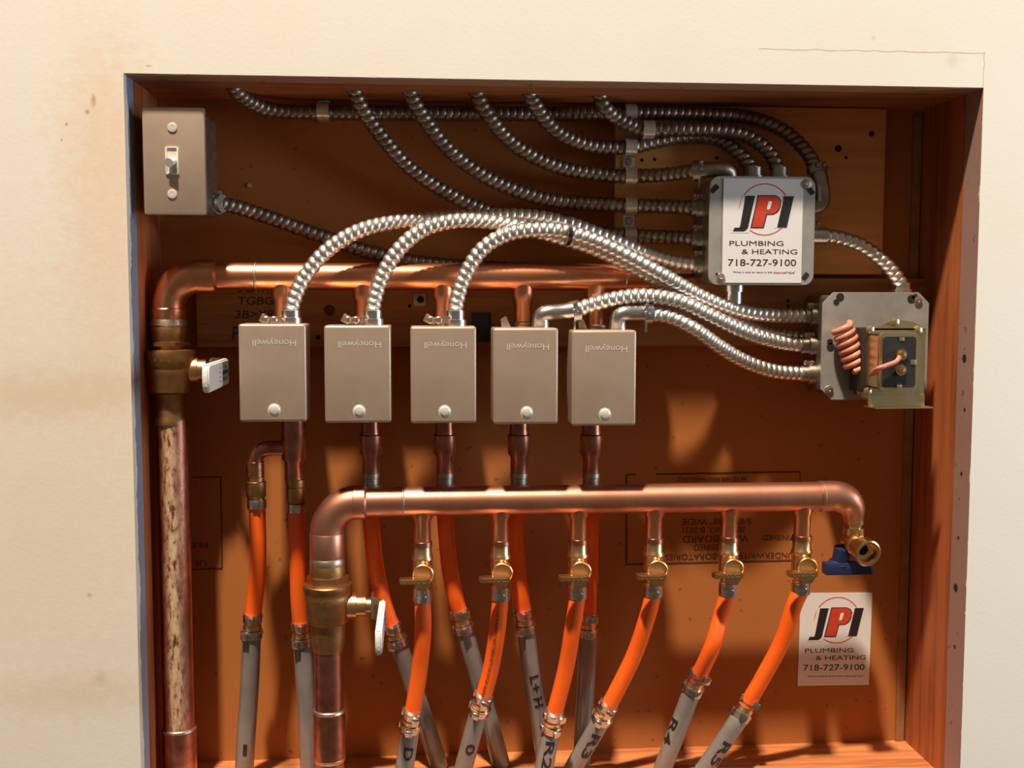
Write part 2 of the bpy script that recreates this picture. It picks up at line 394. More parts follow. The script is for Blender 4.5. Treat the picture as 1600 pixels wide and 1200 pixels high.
# ------------------------------------------------------------------ setting
D = 0.131; T = 0.034
XL = P(205, 600).x; XR = P(1521, 600).x; ZT = P(860, 125.5).z; ZB = P(900, 1172, D).z
WX0, WX1, WZ0, WZ1 = XL - 0.55, XR + 0.55, ZB - 0.5, ZT + 0.5
def slab(name, x0, x1, z0, z1, y0, y1, mat):
    return struct(MB().span((x0, y0, z0), (x1, y1, z1)).build(name, mat, smooth=False))
def front_wall():
    b = bmesh.new(); mats = [MT['wall'], MT['rev_left'], MT['rev_right'], MT['rev_top']]
    n = 60
    def quad(a, bb, c, d, m):
        f = b.faces.new([b.verts.new(V(q)) for q in (a, bb, c, d)]); f.material_index = m
    o = [WX0, XL, XR, WX1]; zz = [WZ0, ZB, ZT, WZ1]
    for i in range(3):
        for j in range(3):
            if i == 1 and j == 1: continue
            for y in (0, T): quad((o[i], y, zz[j]), (o[i + 1], y, zz[j]), (o[i + 1], y, zz[j + 1]), (o[i], y, zz[j + 1]), 0)
    quad((XL, 0, ZB), (XL, T, ZB), (XL, T, ZT), (XL, 0, ZT), 1); quad((XR, 0, ZB), (XR, T, ZB), (XR, T, ZT), (XR, 0, ZT), 2)
    quad((XL, 0, ZT), (XR, 0, ZT), (XR, T, ZT), (XL, T, ZT), 3); quad((XL, 0, ZB), (XR, 0, ZB), (XR, T, ZB), (XL, T, ZB), 3)
    quad((WX0, 0, WZ0), (WX0, T, WZ0), (WX0, T, WZ1), (WX0, 0, WZ1), 0); quad((WX1, 0, WZ0), (WX1, T, WZ0), (WX1, T, WZ1), (WX1, 0, WZ1), 0)
    quad((WX0, 0, WZ1), (WX1, 0, WZ1), (WX1, T, WZ1), (WX0, T, WZ1), 0); quad((WX0, 0, WZ0), (WX1, 0, WZ0), (WX1, T, WZ0), (WX0, T, WZ0), 0)
    bmesh.ops.remove_doubles(b, verts=b.verts[:], dist=1e-6); bmesh.ops.recalc_face_normals(b, faces=b.faces[:])
    me = bpy.data.meshes.new('wall_front'); b.to_mesh(me); b.free()
    for m in mats: me.materials.append(m)
    w = bpy.data.objects.new('wall_front', me); COL.objects.link(w); struct(w)
front_wall()
slab('wall_back', WX0, WX1, WZ0, WZ1, D, D + 0.016, 'board')
slab('trim_1', XL - 0.04, XL, ZB, ZT, T, D, 'stud')                # left stud
slab('trim_2', XR, XR + 0.04, ZB, ZT, T, D, 'stud')                # right stud
slab('trim_3', XL - 0.04, XR + 0.04, ZT, ZT + 0.04, T, D, 'header')
slab('trim_4', XL - 0.04, XR + 0.04, ZB - 0.04, ZB, T, D, 'sill')
xs = P(1420, 600, D).x
slab('trim_5', xs - 0.0045, xs + 0.0045, ZB, P(1430, 182, D).z, D - 0.004, D, 'strip')
xs = P(243, 700, D).x; xs = max(xs, XL + 0.004)
slab('trim_6', xs - 0.003, xs + 0.003, ZB, P(245, 560, D).z, D - 0.006, D, 'strip')

# stamped lettering on the back board (upside down) with its frame
st = MB()
ys = D - 0.0002
def stamp(s, px, py, w, h):
    c = P(px, py, ys); text_on(st, s, c, -X, -Z, mm(w, px, py, D), mm(h, px, py, D), 0.0002)
stamp('5/8" X 48" WIDE', 1120, 815, 108, 10)
stamp('ISSUE NO. B-2031', 1115, 828, 96, 9)
stamp('WALLBOARD', 1118, 842, 102, 11)
stamp('CLASSIFIED', 1115, 855, 62, 9)
stamp('UNDERWRITERS LABORATORIES', 1140, 869, 200, 9)
stamp('FINISHED', 1215, 840, 46, 8)
stamp('AS TO FIRE RESISTANCE ONLY', 1112, 749, 108, 6)
def bar(x0, y0, x1, y1, w):
    a, b = P(x0, y0, ys), P(x1, y1, ys); d = (b - a).normalized(); n = d.cross(Y) * (w * 0.00033)
    st.prism([a + n, b + n, b - n, a - n], (0, -0.0002, 0))
for q in ((1025, 741, 1250, 737, 2.5), (979, 742, 994, 741, 2.5), (979, 742, 979, 880, 3), (977, 882, 1052, 880, 3), (1052, 880, 1250, 875, 2.5), (1250, 737, 1252, 875, 1.5),
          (300, 746, 345, 745, 2), (345, 745, 347, 888, 2), (300, 890, 347, 888, 2)): bar(*q)
stamp('FILE', 312, 852, 26, 8); stamp('UL', 312, 880, 22, 8)
struct(st.build('trim_7', 'stamp', smooth=False))

# timber pieces fixed to the back
def board_piece(name, poly, y0, y1, mat, label, cat):
    pts = [P(x, y, y0) for x, y in poly]
    b = MB().prism(pts, (0, y1 - y0, 0)); o = b.build(name, mat, smooth=False); recentre(o); return tag(o, label, cat)
PF, PLY = D - 0.019, D - 0.012
a0, a1 = P(305, 432, PF), P(1444, 540, PF)
pl = MB().span((a0.x, PF, a1.z), (a1.x, D, a0.z), 0.0015)
plank = thing('wooden_plank', ((a0.x + a1.x) / 2, D, a1.z), 'long horizontal wooden plank fixed across the back behind the upper copper manifold', 'plank')
pl.build('plank', 'plank', plank, smooth=False)
hw = MB()
for s, px, py, w, h in (('3 BATH', 400, 451, 58, 12), ('TGBG', 400, 470, 56, 13), ('3B>YR', 398, 491, 62, 13), ('P', 368, 521, 12, 22)):
    text_on(hw, s, P(px, py, PF - 0.0001), X, Z, mm(w, px, py, PF), mm(h, px, py, PF), 0.0002, 0.12, 0.01)
hw.build('handwriting', 'inkblack', plank, smooth=False)
for px, py, r in ((515, 485, 9), (375, 517, 4), (497, 527, 4), (1231, 470, 3), (1232, 479, 3), (640, 478, 3)):
    MB().lathe(P(px, py, PF - 0.0002), Y, [(0, 0), (0, r * 0.00065), (0.0004, r * 0.00065), (0.0004, 0)], 14).build('knot', 'hole' if r < 5 else 'knotwood', plank)
a0, a1 = P(962, 168, PLY), P(1380, 365, PLY)
ply = thing('plywood_panel', ((a0.x + a1.x) / 2, D, a1.z - 0.03), 'pale orange plywood panel at upper right behind the stickered junction box', 'panel')
MB().span((a0.x, PLY, P(1100, 428, PLY).z), (a1.x, D, ZT - 0.001), 0.001).build('panel', 'ply', ply, smooth=False)
for px, py, r in ((1310, 232, 6), (1322, 246, 3), (1362, 209, 5), (1003, 250, 3), (1023, 249, 3), (1120, 247, 3)):
    MB().lathe(P(px, py, PLY - 0.0003), Y, [(0, 0), (0, r * 0.0006), (0.0005, r * 0.0006), (0.0005, 0)], 14).build('nail_hole', 'hole', ply)
mp = MB(); mp.box(P(656, 468, PF - 0.001), (0.013, 0.002, 0.013), 0.0004); mpo = mp.build('nail_plate', 'zinc', plank)
MB().lathe(P(657, 468, PF - 0.0024), Y, [(0, 0), (0, 0.0038), (0.0005, 0.0038), (0.0005, 0)], 16).build('hole', 'hole', mpo)
for px, py in ((740, 506), (727, 467)):
    pass
dp = MB(); dp.box(P(752, 511, PF - 0.001), (0.02, 0.002, 0.03), 0.0004); dp.build('dark_plate', 'black', plank)

# ------------------------------------------------------------------ conduits
RC = 0.0077
G_SHADED = 'dusty shaded armoured conduits from the header'; G_NEW = 'bright armoured conduits from the zone valves'
def conduit(pts, mat, label, group, r=RC, pitch=0.0072):
    w = [P(*p) if len(p) == 3 else V(p[0]) for p in pts]
    o = MB().armour(w, r, pitch).build('armoured_conduit', mat, ang=60); recentre(o)
    return tag(o, label, 'conduit', group)
def top(px, py, dep):  # starts in the header above the opening
    a = P(px, py, dep); return V((a.x, a.y, ZT + 0.004))
def econd(x0, y0, dep, rest, label):
    a = top(x0, y0, dep)
    w = [a] + [P(*p) for p in rest]
    o = MB().armour(w, RC, 0.0072).build('armoured_conduit', 'conduit_shaded', ang=60); recentre(o); tag(o, label, 'conduit', G_SHADED)
econd(362, 138, 0.07, [(372, 146, .078), (395, 162, .095), (430, 173, .108), (500, 176, .118), (640, 177, .1185), (860, 178, .116), (985, 176, .1105), (1090, 178, .110), (1170, 184, .108), (1225, 205, .10), (1262, 240, .088), (1275, 268, .08)],
      'dark conduit running along under the header to the right side of the junction box')
econd(552, 148, 0.075, [(565, 168, .082), (595, 212, .092), (640, 262, .10), (700, 302, .106), (765, 331, .109), (870, 357, .11), (985, 368, .109), (1050, 371, .10), (1085, 373, .088)],
      'dusty shaded conduit dropping from the second header hole and passing behind the bright arcs')
econd(638, 146, 0.075, [(652, 168, .082), (690, 222, .092), (740, 265, .10), (800, 295, .106), (870, 314, .109), (985, 321, .109), (1050, 323, .10), (1085, 325, .088)],
      'dusty shaded conduit from the third header hole to the upper left junction box connector')
econd(742, 146, 0.075, [(757, 172, .082), (790, 214, .093), (830, 243, .102), (880, 263, .108), (940, 273, .11), (985, 275, .109), (1040, 273, .098), (1085, 267, .082)],
      'dusty shaded conduit from the fourth header hole to the angled junction box connector')
econd(825, 142, 0.075, [(834, 160, .082), (858, 195, .093), (890, 217, .103), (930, 229, .109), (985, 230, .109), (1030, 220, .1105), (1080, 213, .1108), (1125, 219, .107), (1158, 243, .096), (1177, 268, .088)],
      'dusty shaded conduit from the fifth header hole humping over to the top of the junction box')
econd(935, 155, 0.08, [(945, 168, .084), (968, 187, .094), (1005, 201, .100), (1060, 202, .094), (1120, 203, .093), (1165, 212, .093), (1200, 236, .088), (1217, 268, .085)],
      'short dark conduit from the last header hole turning down into the junction box top')
conduit([(342, 318, .075), (375, 325, .085), (430, 343, .1), (500, 368, .112), (580, 394, .12), (660, 410, .1215), (760, 418, .1215), (900, 425, .1215), (980, 424, .128)], 'conduit_shaded',
        'dusty shaded conduit leading from the light switch box down behind the copper manifold', G_SHADED)
conduit([(455, 492, .030), (459, 470, .032), (475, 435, .036), (510, 392, .038), (560, 361, .043), (620, 347, .053), (690, 342, .064), (760, 338, .070), (820, 338, .070), (883, 348, .068), (950, 372, .069), (1010, 396, .076), (1055, 409, .083), (1088, 413, .085)], 'conduit',
        'bright conduit arching from the first zone valve over to the junction box', G_NEW)
conduit([(583, 492, .030), (585, 470, .032), (598, 430, .036), (625, 388, .036), (665, 357, .038), (715, 345, .042), (765, 347, .047), (815, 356, .051), (870, 370, .052), (930, 389, .049), (985, 415, .046), (1030, 441, .049), (1075, 464, .062), (1130, 490, .086), (1200, 520, .096), (1278, 530, .099)], 'conduit',
        'bright conduit arching from the second zone valve and slipping beneath its neighbours', G_NEW)
conduit([(712, 492, .030), (714, 470, .032), (726, 432, .034), (752, 391, .032), (790, 367, .031), (835, 359, .031), (883, 362, .033), (930, 376, .034), (985, 402, .030), (1040, 432, .033), (1100, 466, .048), (1160, 487, .064), (1215, 493, .075), (1262, 494, .08)], 'conduit',
        'bright conduit arching from the middle zone valve to the top left of the transformer box', G_NEW)
conduit([(897, 486, .036), (925, 476, .034), (965, 466, .033), (1010, 462, .033), (1060, 470, .034), (1110, 493, .038), (1160, 517, .05), (1210, 533, .066), (1255, 540, .08)], 'conduit',
        'bright conduit from the fourth zone valve to the middle of the transformer box', G_NEW)
conduit([(1010, 490, .036), (1045, 495, .036), (1085, 514, .036), (1125, 542, .042), (1165, 565, .054), (1210, 580, .068), (1255, 584, .08)], 'conduit',
        'bright bluish conduit from the fifth zone valve to the lowest transformer box connector', G_NEW)
conduit([(1284, 368, .08), (1310, 371, .078), (1345, 383, .075), (1380, 408, .073), (1400, 432, .074), (1409, 448, .076)], 'conduit',
        'short bright conduit looping from the junction box down to the transformer box', G_NEW)
# cable tie round the three arcs
zt = MB(); cs = [P(883, 348, .068), P(883, 362, .033), P(881, 371, .052)]; loop = []
for i in range(48):     # outline of the bundle: furthest extent in every direction
    d = V((0, math.cos(i / 48 * 2 * math.pi), math.sin(i / 48 * 2 * math.pi))); q = max(cs, key=lambda p: p.dot(d)); loop.append((V((cs[0].x, q.y, q.z)) + d * (RC + 0.0006), d))
fr = [[p + X * 0.002, p + X * 0.002 + d * 0.0012, p - X * 0.002 + d * 0.0012, p - X * 0.002] for p, d in loop]
zt.rings(fr + [fr[0]], cap=False); zt.box(loop[12][0], (0.005, 0.006, 0.004), 0.0006)
tag(recentre(zt.build('cable_tie', 'black')), 'black plastic cable tie bundling the bright arching conduits', 'cable tie')

# straps
def strap(px, py, dep, surf, label, tab=None, w=0.012):
    c = P(px, py, dep); t = thing('conduit_strap', (c.x, surf, c.z - 0.01), label, 'strap', 'zinc conduit straps')
    m = MB(); r0, r1 = RC + 0.0003, RC + 0.0014; rs = []
    for i in range(13):
        th = math.pi * (i / 12)
        d = V((0, -math.sin(th), math.cos(th))); rs.append([c + d * r0 - X * w / 2, c + d * r1 - X * w / 2, c + d * r1 + X * w / 2, c + d * r0 + X * w / 2])
    m.rings(rs)
    for sgn in (1, -1): m.span((c.x - w / 2, c.y, c.z + sgn * r0), (c.x + w / 2, surf, c.z + sgn * r1))
    m.build('band', 'strap', t)
    if tab:
        s = 1 if tab[1] < py else -1; q = P(tab[0], tab[1], surf - 0.001); e = c.z + s * r1; far = q.z + s * 0.008
        m = MB(); m.span((c.x - w / 2, surf - 0.0016, e), (c.x + w / 2, surf - 0.0002, far), 0.0004); tb = m.build('tab', 'strap', t)
        MB().lathe((c.x, surf - 0.0016, q.z), -Y, [(0, 0.0042), (0.0012, 0.0036), (0.0016, 0.0014), (0.0010, 0.0)], 14).build('screw', 'zinc', tb)
strap(505, 174, .118, D, 'zinc strap holding the conduit nearest the header, left of the second conduit hole', (503, 150))
strap(985, 176, .1105, PLY, 'topmost zinc strap on the plywood panel, tight under the header')
strap(1013, 202, .0995, PLY, 'zinc strap on the short dark conduit, second from the header and right of the others')
strap(985, 230, .109, PLY, 'zinc strap with a screwed tab holding the conduit that humps over the junction box', (983, 253))
strap(985, 275, .109, PLY, 'zinc strap on the conduit that ends in the angled connector')
strap(985, 321, .109, PLY, 'zinc strap with a screwed tab on the middle conduit left of the junction box', (983, 345))
strap(984, 368, .109, PLY, 'lowest zinc strap on the plywood, just above the bright arcs')

# connectors
def screws(mb, c, n=2, d=X, r=0.0026, sp=0.007):
    for i in range(n):
        q = V(c) + V(d) * (i - (n - 1) / 2) * sp
        mb.lathe(q, -Y, [(0, r * 0.9), (0.003, r), (0.0042, r * 0.7), (0.0044, 0)], 10)
def straight(a, b, label, mat='zinc', scr=True, r=0.0088):
    """box connector from conduit end a into the box wall at b"""
    a, b = V(a), V(b); L = (b - a).length; ax = (b - a) / L
    t = thing('conduit_connector', (min(a, b, key=lambda v: v.z)), label, 'connector', 'conduit connectors')
    MB().lathe(a - ax * 0.004, ax, [(0, r - 0.001), (0, r), (L * 0.75, r), (L * 0.75, r * 1.2), (L + 0.004, r * 1.2), (L + 0.004, 0)], 22).build('sleeve', mat, t)
    if scr:
        side = ax.cross(Y); side = side if side.z > 0 or side.x < 0 else -side
        m = MB(); c = a + ax * L * 0.4
        m.box(c + side * (r + 0.002), (0.009, 0.009, 0.006) if abs(ax.x) > .5 else (0.007, 0.009, 0.008), 0.001); screws(m, c + side * (r + 0.003) - Y * 0.002, 2, ax if abs(ax.x) > .5 else X)
        m.build('clamp_screw', 'solder', t)
def angled(pts, clamp, label, mat='steel', r=0.0088):
    w = [P(*p) for p in pts]
    t = thing('angle_connector', w[-1], label, 'connector', 'angled conduit connectors')
    MB().tube(w, lambda u: r * (1.0 - 0.12 * math.sin(u * math.pi)), 18, 0.0025).build('sleeve', mat, t)
    m = MB(); c = P(*clamp)
    ax = (w[1] - w[0]).normalized()
    m.lathe(c - ax * 0.005, ax, [(0, r * 1.0), (0, r * 1.22), (0.008, r * 1.22), (0.008, r)], 20)
    screws(m, c + V((0, -r * 0.9, 0.004)), 2, V((0, 0, 1)) if abs(ax.x) > .5 else X); m.box(c + V((0, -r * .5, -r * 1.5)), (0.0022, 0.0022, 0.010), 0.0004)
    m.build('clamp', mat, t)

# ------------------------------------------------------------------ junction box with sticker
def plate_poly(c, w, h, ch, y):
    x0, x1, z0, z1 = c.x - w / 2, c.x + w / 2, c.z - h / 2, c.z + h / 2
    return [V((x, y, z)) for x, z in ((x0 + ch, z0), (x1 - ch, z0), (x1, z0 + ch), (x1, z1 - ch), (x1 - ch, z1), (x0 + ch, z1), (x0, z1 - ch), (x0, z0 + ch))]
def round_poly(c, w, h, r, y, n=5):
    out = []
    for sx, sz, a0 in ((1, 1, 0), (-1, 1, 90), (-1, -1, 180), (1, -1, 270)):
        for i in range(n + 1):
            th = math.radians(a0 + 90 * i / n)
            out.append(V((c.x + sx * (w / 2 - r) + r * math.cos(th), y, c.z + sz * (h / 2 - r) + r * math.sin(th))))
    return out
def make_sticker(parent, name, c, w, h, y, rot=0.0):
    """white paper, printed with the company's logo and number; c is the centre, y the surface in front of which it sits"""
    ux = (X * math.cos(rot) + Z * math.sin(rot)); uz = (Z * math.cos(rot) - X * math.sin(rot)); o = V((c.x, y, c.z))
    at = lambda u, v, k=0.0: o + ux * (u * w) + uz * (v * h) - Y * k
    p = MB().prism([at(-.5, -.5), at(.5, -.5), at(.5, .5), at(-.5, .5)], (0, -0.0004, 0)).build(name, 'sticker', parent, smooth=False)
    k = 0.0005; q = lambda pts: [at(u, v, k) for u, v in pts]
    ring = MB(); cu, cv, R = 0.02, 0.205, 0.245 * h / 1.0; rs = []
    for i in range(65):
        th = i / 64 * 2 * math.pi; d = ux * math.cos(th) + uz * math.sin(th); b = at(cu, cv, k * 0.8)
        rs.append([b + d * (R - 0.0006), b + d * (R + 0.0006), b + d * (R + 0.0006) - Y * 0.0001, b + d * (R - 0.0006) - Y * 0.0001])
    ring.rings(rs, cap=False); ring.build('logo_ring', 'inkline', p, smooth=False)
    def pad(poly, e, kk):
        return poly
    wb = MB()   # white gaps round the letters
    for poly in ([(-.26, .34), (-.07, .34), (-.17, -.02), (-.40, -.02), (-.40, .06), (-.34, .06)], [(.26, .34), (.42, .34), (.30, .03), (.14, .03)]):
        wb.prism([at(u, v, k) for u, v in poly], (0, -0.0001, 0))
    wb.build('logo_gap', 'sticker', p, smooth=False)
    lt = MB(); k = 0.0007
    lt.prism(q([(-.225, .335), (-.105, .335), (-.175, .075), (-.185, .035), (-.205, .01), (-.24, -.005), (-.375, -.005), (-.355, .03), (-.30, .03), (-.285, .045)]), (0, -0.0001, 0))
    lt.prism(q([(.26, .335), (.385, .335), (.30, .035), (.18, .035)]), (0, -0.0001, 0))
    k = 0.00062
    lt.prism(q([(-.07, .343), (.15, .343), (.20, .325), (.225, .29), (.215, .22), (.18, .18), (.13, .158), (.05, .155), (.01, .027), (-.155, .027)]), (0, -0.0001, 0))
    lt.build('logo_letters', 'inkblack', p, smooth=False)
    k = 0.0008; rd = MB()
    rd.prism(q([(-.06, .335), (.15, .335), (.19, .318), (.212, .287), (.203, .225), (.172, .187), (.125, .165), (.04, .162), (.0, .035), (-.14, .035)]), (0, -0.0001, 0))
    rd.build('logo_letter', 'inkred', p, smooth=False)
    k = 0.00095; wh = MB()
    wh.prism(q([(.075, .285), (.10, .285), (.108, .275), (.085, .215), (.072, .205), (.05, .205), (.045, .215), (.062, .275)]), (0, -0.0001, 0)); wh.build('logo_counter', 'sticker', p, smooth=False)
    tx = MB(); k = 0.0005
    text_on(tx, 'PLUMBING', at(-.075, -.12, k), ux, uz, w * 0.68, h * 0.047, 0.0001, 0, 0.0)
    text_on(tx, '& HEATING', at(.09, -.20, k), ux, uz, w * 0.70, h * 0.047, 0.0001, 0, 0.0)
    text_on(tx, '718-727-9100', at(.0, -.305, k), ux, uz, w * 0.86, h * 0.066, 0.0001, 0, 0.004)
    text_on(tx, '"Price is only an issue in the', at(-.12, -.40, k), ux, uz, w * 0.5, h * 0.022, 0.0001, 0, 0.0)
    text_on(tx, 'of Value"', at(.35, -.40, k), ux, uz, w * 0.14, h * 0.022, 0.0001)
    tx.build('lettering', 'inkbrown', p, smooth=False)
    tr = MB(); text_on(tr, 'Absence', at(.21, -.40, k), ux, uz, w * 0.13, h * 0.022, 0.0001); tr.build('lettering', 'inkred', p, smooth=False)
    return p
jc = (P(1108, 361, .045) + P(1273, 361, .045)) / 2; jw = (P(1273, 361, .045) - P(1108, 361, .045)).length; jh = (P(1190, 277, .045) - P(1190, 447, .045)).length
jb = thing('junction_box', (jc.x, .08, jc.z - jh / 2), 'square galvanised junction box with a white company sticker on its cover', 'junction box')
MB().prism(round_poly(jc, jw - 0.004, jh - 0.004, 0.008, .047), (0, PLY - .047, 0)).build('box', 'zinc', jb)
MB().prism(round_poly(jc, jw, jh, 0.010, .045), (0, 0.003, 0), 0.0006).build('cover', 'galv', jb)
scm = [(1118, 288, -1), (1261, 289, 1), (1124, 434, -1), (1262, 432, 1)]
for px, py in ((1261, 288), (1126, 434)):
    MB().lathe(P(px, py, .045), -Y, [(0, 0.0048), (0.0018, 0.0042), (0.0024, 0.0012), (0.0016, 0)], 16).build('screw', 'solder', jb)
for (x0, y0, x1, y1) in ((1112, 300, 1122, 290), (1264, 294, 1271, 303), (1255, 436, 1262, 427), (1119, 430, 1122, 429)):
    a, b = P(x0, y0, .0446), P(x1, y1, .0446); d = (b - a).normalized(); n = d.cross(Y) * 0.0022
    MB().prism([a + n, b + n, b - n, a - n], (0, -0.0003, 0)).build('slot', 'hole', jb, smooth=False)
s0, s1 = P(1131, 278.5, .044), P(1252, 442, .044)
make_sticker(jb, 'sticker', (s0 + s1) / 2, s1.x - s0.x, s0.z - s1.z, .0447)
s0, s1 = P(1250, 927, D), P(1358, 1069, D)
wst = make_sticker(None, 'sticker', (s0 + s1) / 2, s1.x - s0.x, s0.z - s1.z, D - 0.0004, -0.012)
tag(wst, 'white company sticker stuck straight on the brown back board at lower right', 'sticker')
jl = jc.x - jw / 2 + 0.002; jr = jc.x + jw / 2 - 0.002; jt = jc.z + jh / 2 - 0.002; jbm = jc.z - jh / 2 + 0.002
a = P(1085, 325, .088); straight(a, (jl, .088, a.z), 'dark connector in the left side of the junction box, upper of three')
a = P(1085, 373, .088); straight(a, (jl, .088, a.z), 'dark connector in the left side of the junction box, middle of three')
a = P(1088, 413, .085); straight(a, (jl, .085, a.z), 'dark connector in the left side of the junction box, lowest, taking the bright arc')
a = P(1177, 268, .088); straight(a, (a.x, .088, jt), 'left of the two upright connectors in the junction box top', scr=False)
a = P(1217, 268, .085); straight(a, (a.x, .085, jt), 'right of the two upright connectors in the junction box top', scr=False)
a = P(1284, 368, .08); straight(a, (jr, .08, a.z), 'connector in the right side of the junction box taking the short loop', 'steel')
a = P(1146, 470, .075); straight(a, (a.x, .075, jbm), 'empty bright connector pointing down from the junction box bottom', 'steel', False)
angled([(1090, 267, .082), (1108, 265, .078), (1128, 265, .076), (1137, 268, .078), (1139, 277, .08), (1139, 284, .08)], (1091, 267, .082), 'angled connector resting on the junction box top left corner', 'zinc')
angled([(1276, 262, .08), (1282, 280, .077), (1285, 300, .076), (1284, 316, .078), (1276, 322, .08), (1268, 323, .082)], (1277, 266, .08), 'angled connector on the junction box right side with bright clamp screws', 'zinc')

# ------------------------------------------------------------------ transformer box
TY = .05
tcn = (P(1284, 541, TY) + P(1450, 541, TY)) / 2; tw = (P(1450, 541, TY) - P(1284, 541, TY)).length; th_ = (P(1366, 457, TY) - P(1366, 625, TY)).length
tb = thing('transformer_box', (tcn.x, .08, tcn.z - th_ / 2), 'square grey metal box carrying the transformer, on the right above the sticker', 'junction box')
MB().prism(round_poly(tcn, tw - 0.006, th_ - 0.006, 0.008, TY + 0.002), (0, PF - TY - 0.002, 0)).build('box', 'zinc', tb)
MB().prism(plate_poly(tcn, tw, th_, 0.011, TY), (0, 0.0025, 0), 0.0005).build('cover', 'galv', tb)
for px, py, px2, py2 in ((1307, 472, 1313, 464), (1430, 464, 1424, 467), (1297, 534, 1298, 542)):
    m = MB()
    for x_, y_, r in ((px, py, 0.0030), (px2, py2, 0.0040)):
        m.lathe(P(x_, y_, TY - 0.0005), Y, [(0, 0), (0, r), (0.0008, r), (0.0008, 0)], 14)
    m.build('keyhole', 'hole', tb)
for px, py in ((1434, 470), (1295, 609)):
    MB().lathe(P(px, py, TY), -Y, [(0, 0.0045), (0.0018, 0.004), (0.0024, 0.0012), (0.0016, 0)], 16).build('screw', 'solder', tb)
tl = tcn.x - tw / 2 + 0.003
for px, py, which in ((1262, 494, 'top'), (1255, 540, 'middle'), (1255, 584, 'lowest')):
    a = P(px, py, .08); straight(a, (tl, .08, a.z), 'brassy connector in the transformer box left side, %s of three' % which, 'zinc')
a = P(1409, 448, .076); straight(a, (a.x, .076, tcn.z + th_ / 2 - 0.003), 'upright connector in the transformer box top taking the short loop', 'steel', False)
# transformer itself
y0, y1, y2 = TY, TY - 0.022, TY - 0.062
tf = thing('transformer', P(1395, 625, TY), 'small yellow plated transformer with black terminal face, on the grey box', 'transformer')
fw0, fw1 = P(1374, 566, y2), P(1435, 566, y2); fz0, fz1 = P(1405, 612, y2).z, P(1405, 519, y2).z
m = MB(); m.span((fw0.x + 0.001, y2 + 0.004, fz0 + 0.002), (fw1.x - 0.001, y1 - 0.009, fz1 - 0.002), 0.002)
m.span((P(1341, 566, y1).x, y1 - 0.0085, P(1400, 611, y1).z), (P(1430, 566, y1).x, y0, P(1400, 512, y1).z), 0.001); m.build('core', 'core', tf)
m = MB()
m.prism(round_poly(V(((fw0.x + fw1.x) / 2, 0, (fz0 + fz1) / 2)), fw1.x - fw0.x, fz1 - fz0, 0.004, y2), (0, 0.004, 0), 0.0007)
m.span((fw0.x, y2 + 0.002, fz0 + 0.004), (fw0.x + 0.0015, y1 + 0.012, fz1 - 0.004)); m.span((fw1.x - 0.0015, y2 + 0.002, fz0 + 0.004), (fw1.x, y1 + 0.012, fz1 - 0.004))
m.build('frame', 'gold', tf)
bx0, bx1 = P(1350, 566, y1).x, P(1437, 566, y1).x; bz1, bz0 = P(1400, 515, y1).z, P(1400, 618, y1).z
m = MB()
for zz, s in ((bz1, 1), (bz0, -1)):     # top and bottom flanges reaching back to the cover
    pol = [V((bx0, y1 - 0.012, zz)), V((bx1, y1 - 0.012, zz)), V((bx1, y0, zz)), V((bx0, y0, zz))]
    m.prism(pol, (0, 0, 0.0016 * s))
m.prism([V((bx0, y1 - 0.012, bz0)), V((bx0 + 0.0016, y1 - 0.012, bz0)), V((bx0 + 0.0016, y1 - 0.012, bz1)), V((bx0, y1 - 0.012, bz1))], (0, 0.018, 0))
m.prism([V((bx0, y1 - 0.012, bz0)), V((bx1, y1 - 0.012, bz0)), V((bx1, y1 - 0.012, bz1)), V((bx1 - 0.014, y1 - 0.012, bz1 + 0.0085)), V(((bx0 + bx1) / 2 - 0.004, y1 - 0.012, bz1 + 0.0105)), V((bx0, y1 - 0.012, bz1 + 0.001))], (0, 0.0016, 0), 0.0004)
m.prism([V((bx0, y1 - 0.0135, bz0 - 0.010)), V((bx1, y1 - 0.0135, bz0 - 0.010)), V((bx1, y1 - 0.0135, bz0 + 0.002)), V((bx0, y1 - 0.0135, bz0 + 0.002))], (0, 0.0016, 0))
m.prism([V((bx0 + 0.004, y1 - 0.022, bz0 - 0.011)), V((bx1 + 0.006, y1 - 0.020, bz0 - 0.011)), V((bx1 + 0.004, y1 - 0.002, bz0 - 0.011)), V((bx0, y1 - 0.002, bz0 - 0.011))], (0, 0, 0.0013))
m.build('bracket', 'gold', tf)
for px, py in ((1359, 515), (1398, 503), (1355, 611), (1434, 516)):
    MB().lathe(P(px, py, y1 - 0.012), -Y, [(0, 0.0042), (0.002, 0.0042), (0.003, 0.002), (0.003, 0)], poly=6, n=6).build('bolt', 'gold', tf)
fc = V(((fw0.x + fw1.x) / 2, y2 - 0.0012, (fz0 + fz1) / 2))
tface = MB().prism(round_poly(fc, (fw1.x - fw0.x) * 0.84, (fz1 - fz0) * 0.85, 0.003, y2 - 0.0012), (0, 0.002, 0), 0.0003).build('terminal_face', 'black', tf)
for px, py in ((1408, 554), (1407, 578)):
    m = MB().lathe(P(px, py, y2 - 0.001), -Y, [(0, 0.0055), (0.002, 0.0055), (0.002, 0.0035), (0.0045, 0.0032), (0.005, 0.001), (0.0035, 0)], 18); m.build('terminal_screw', 'brass_new', tface)
for px, py, w_, h_ in ((1427, 566, 10, 8), (1409, 530, 8, 6), (1405, 604, 8, 6)):
    MB().box(P(px, py, y2 - 0.0014), (w_ * 0.0006, 0.001, h_ * 0.0006), 0.0003).build('frame_tab', 'gold', tface)
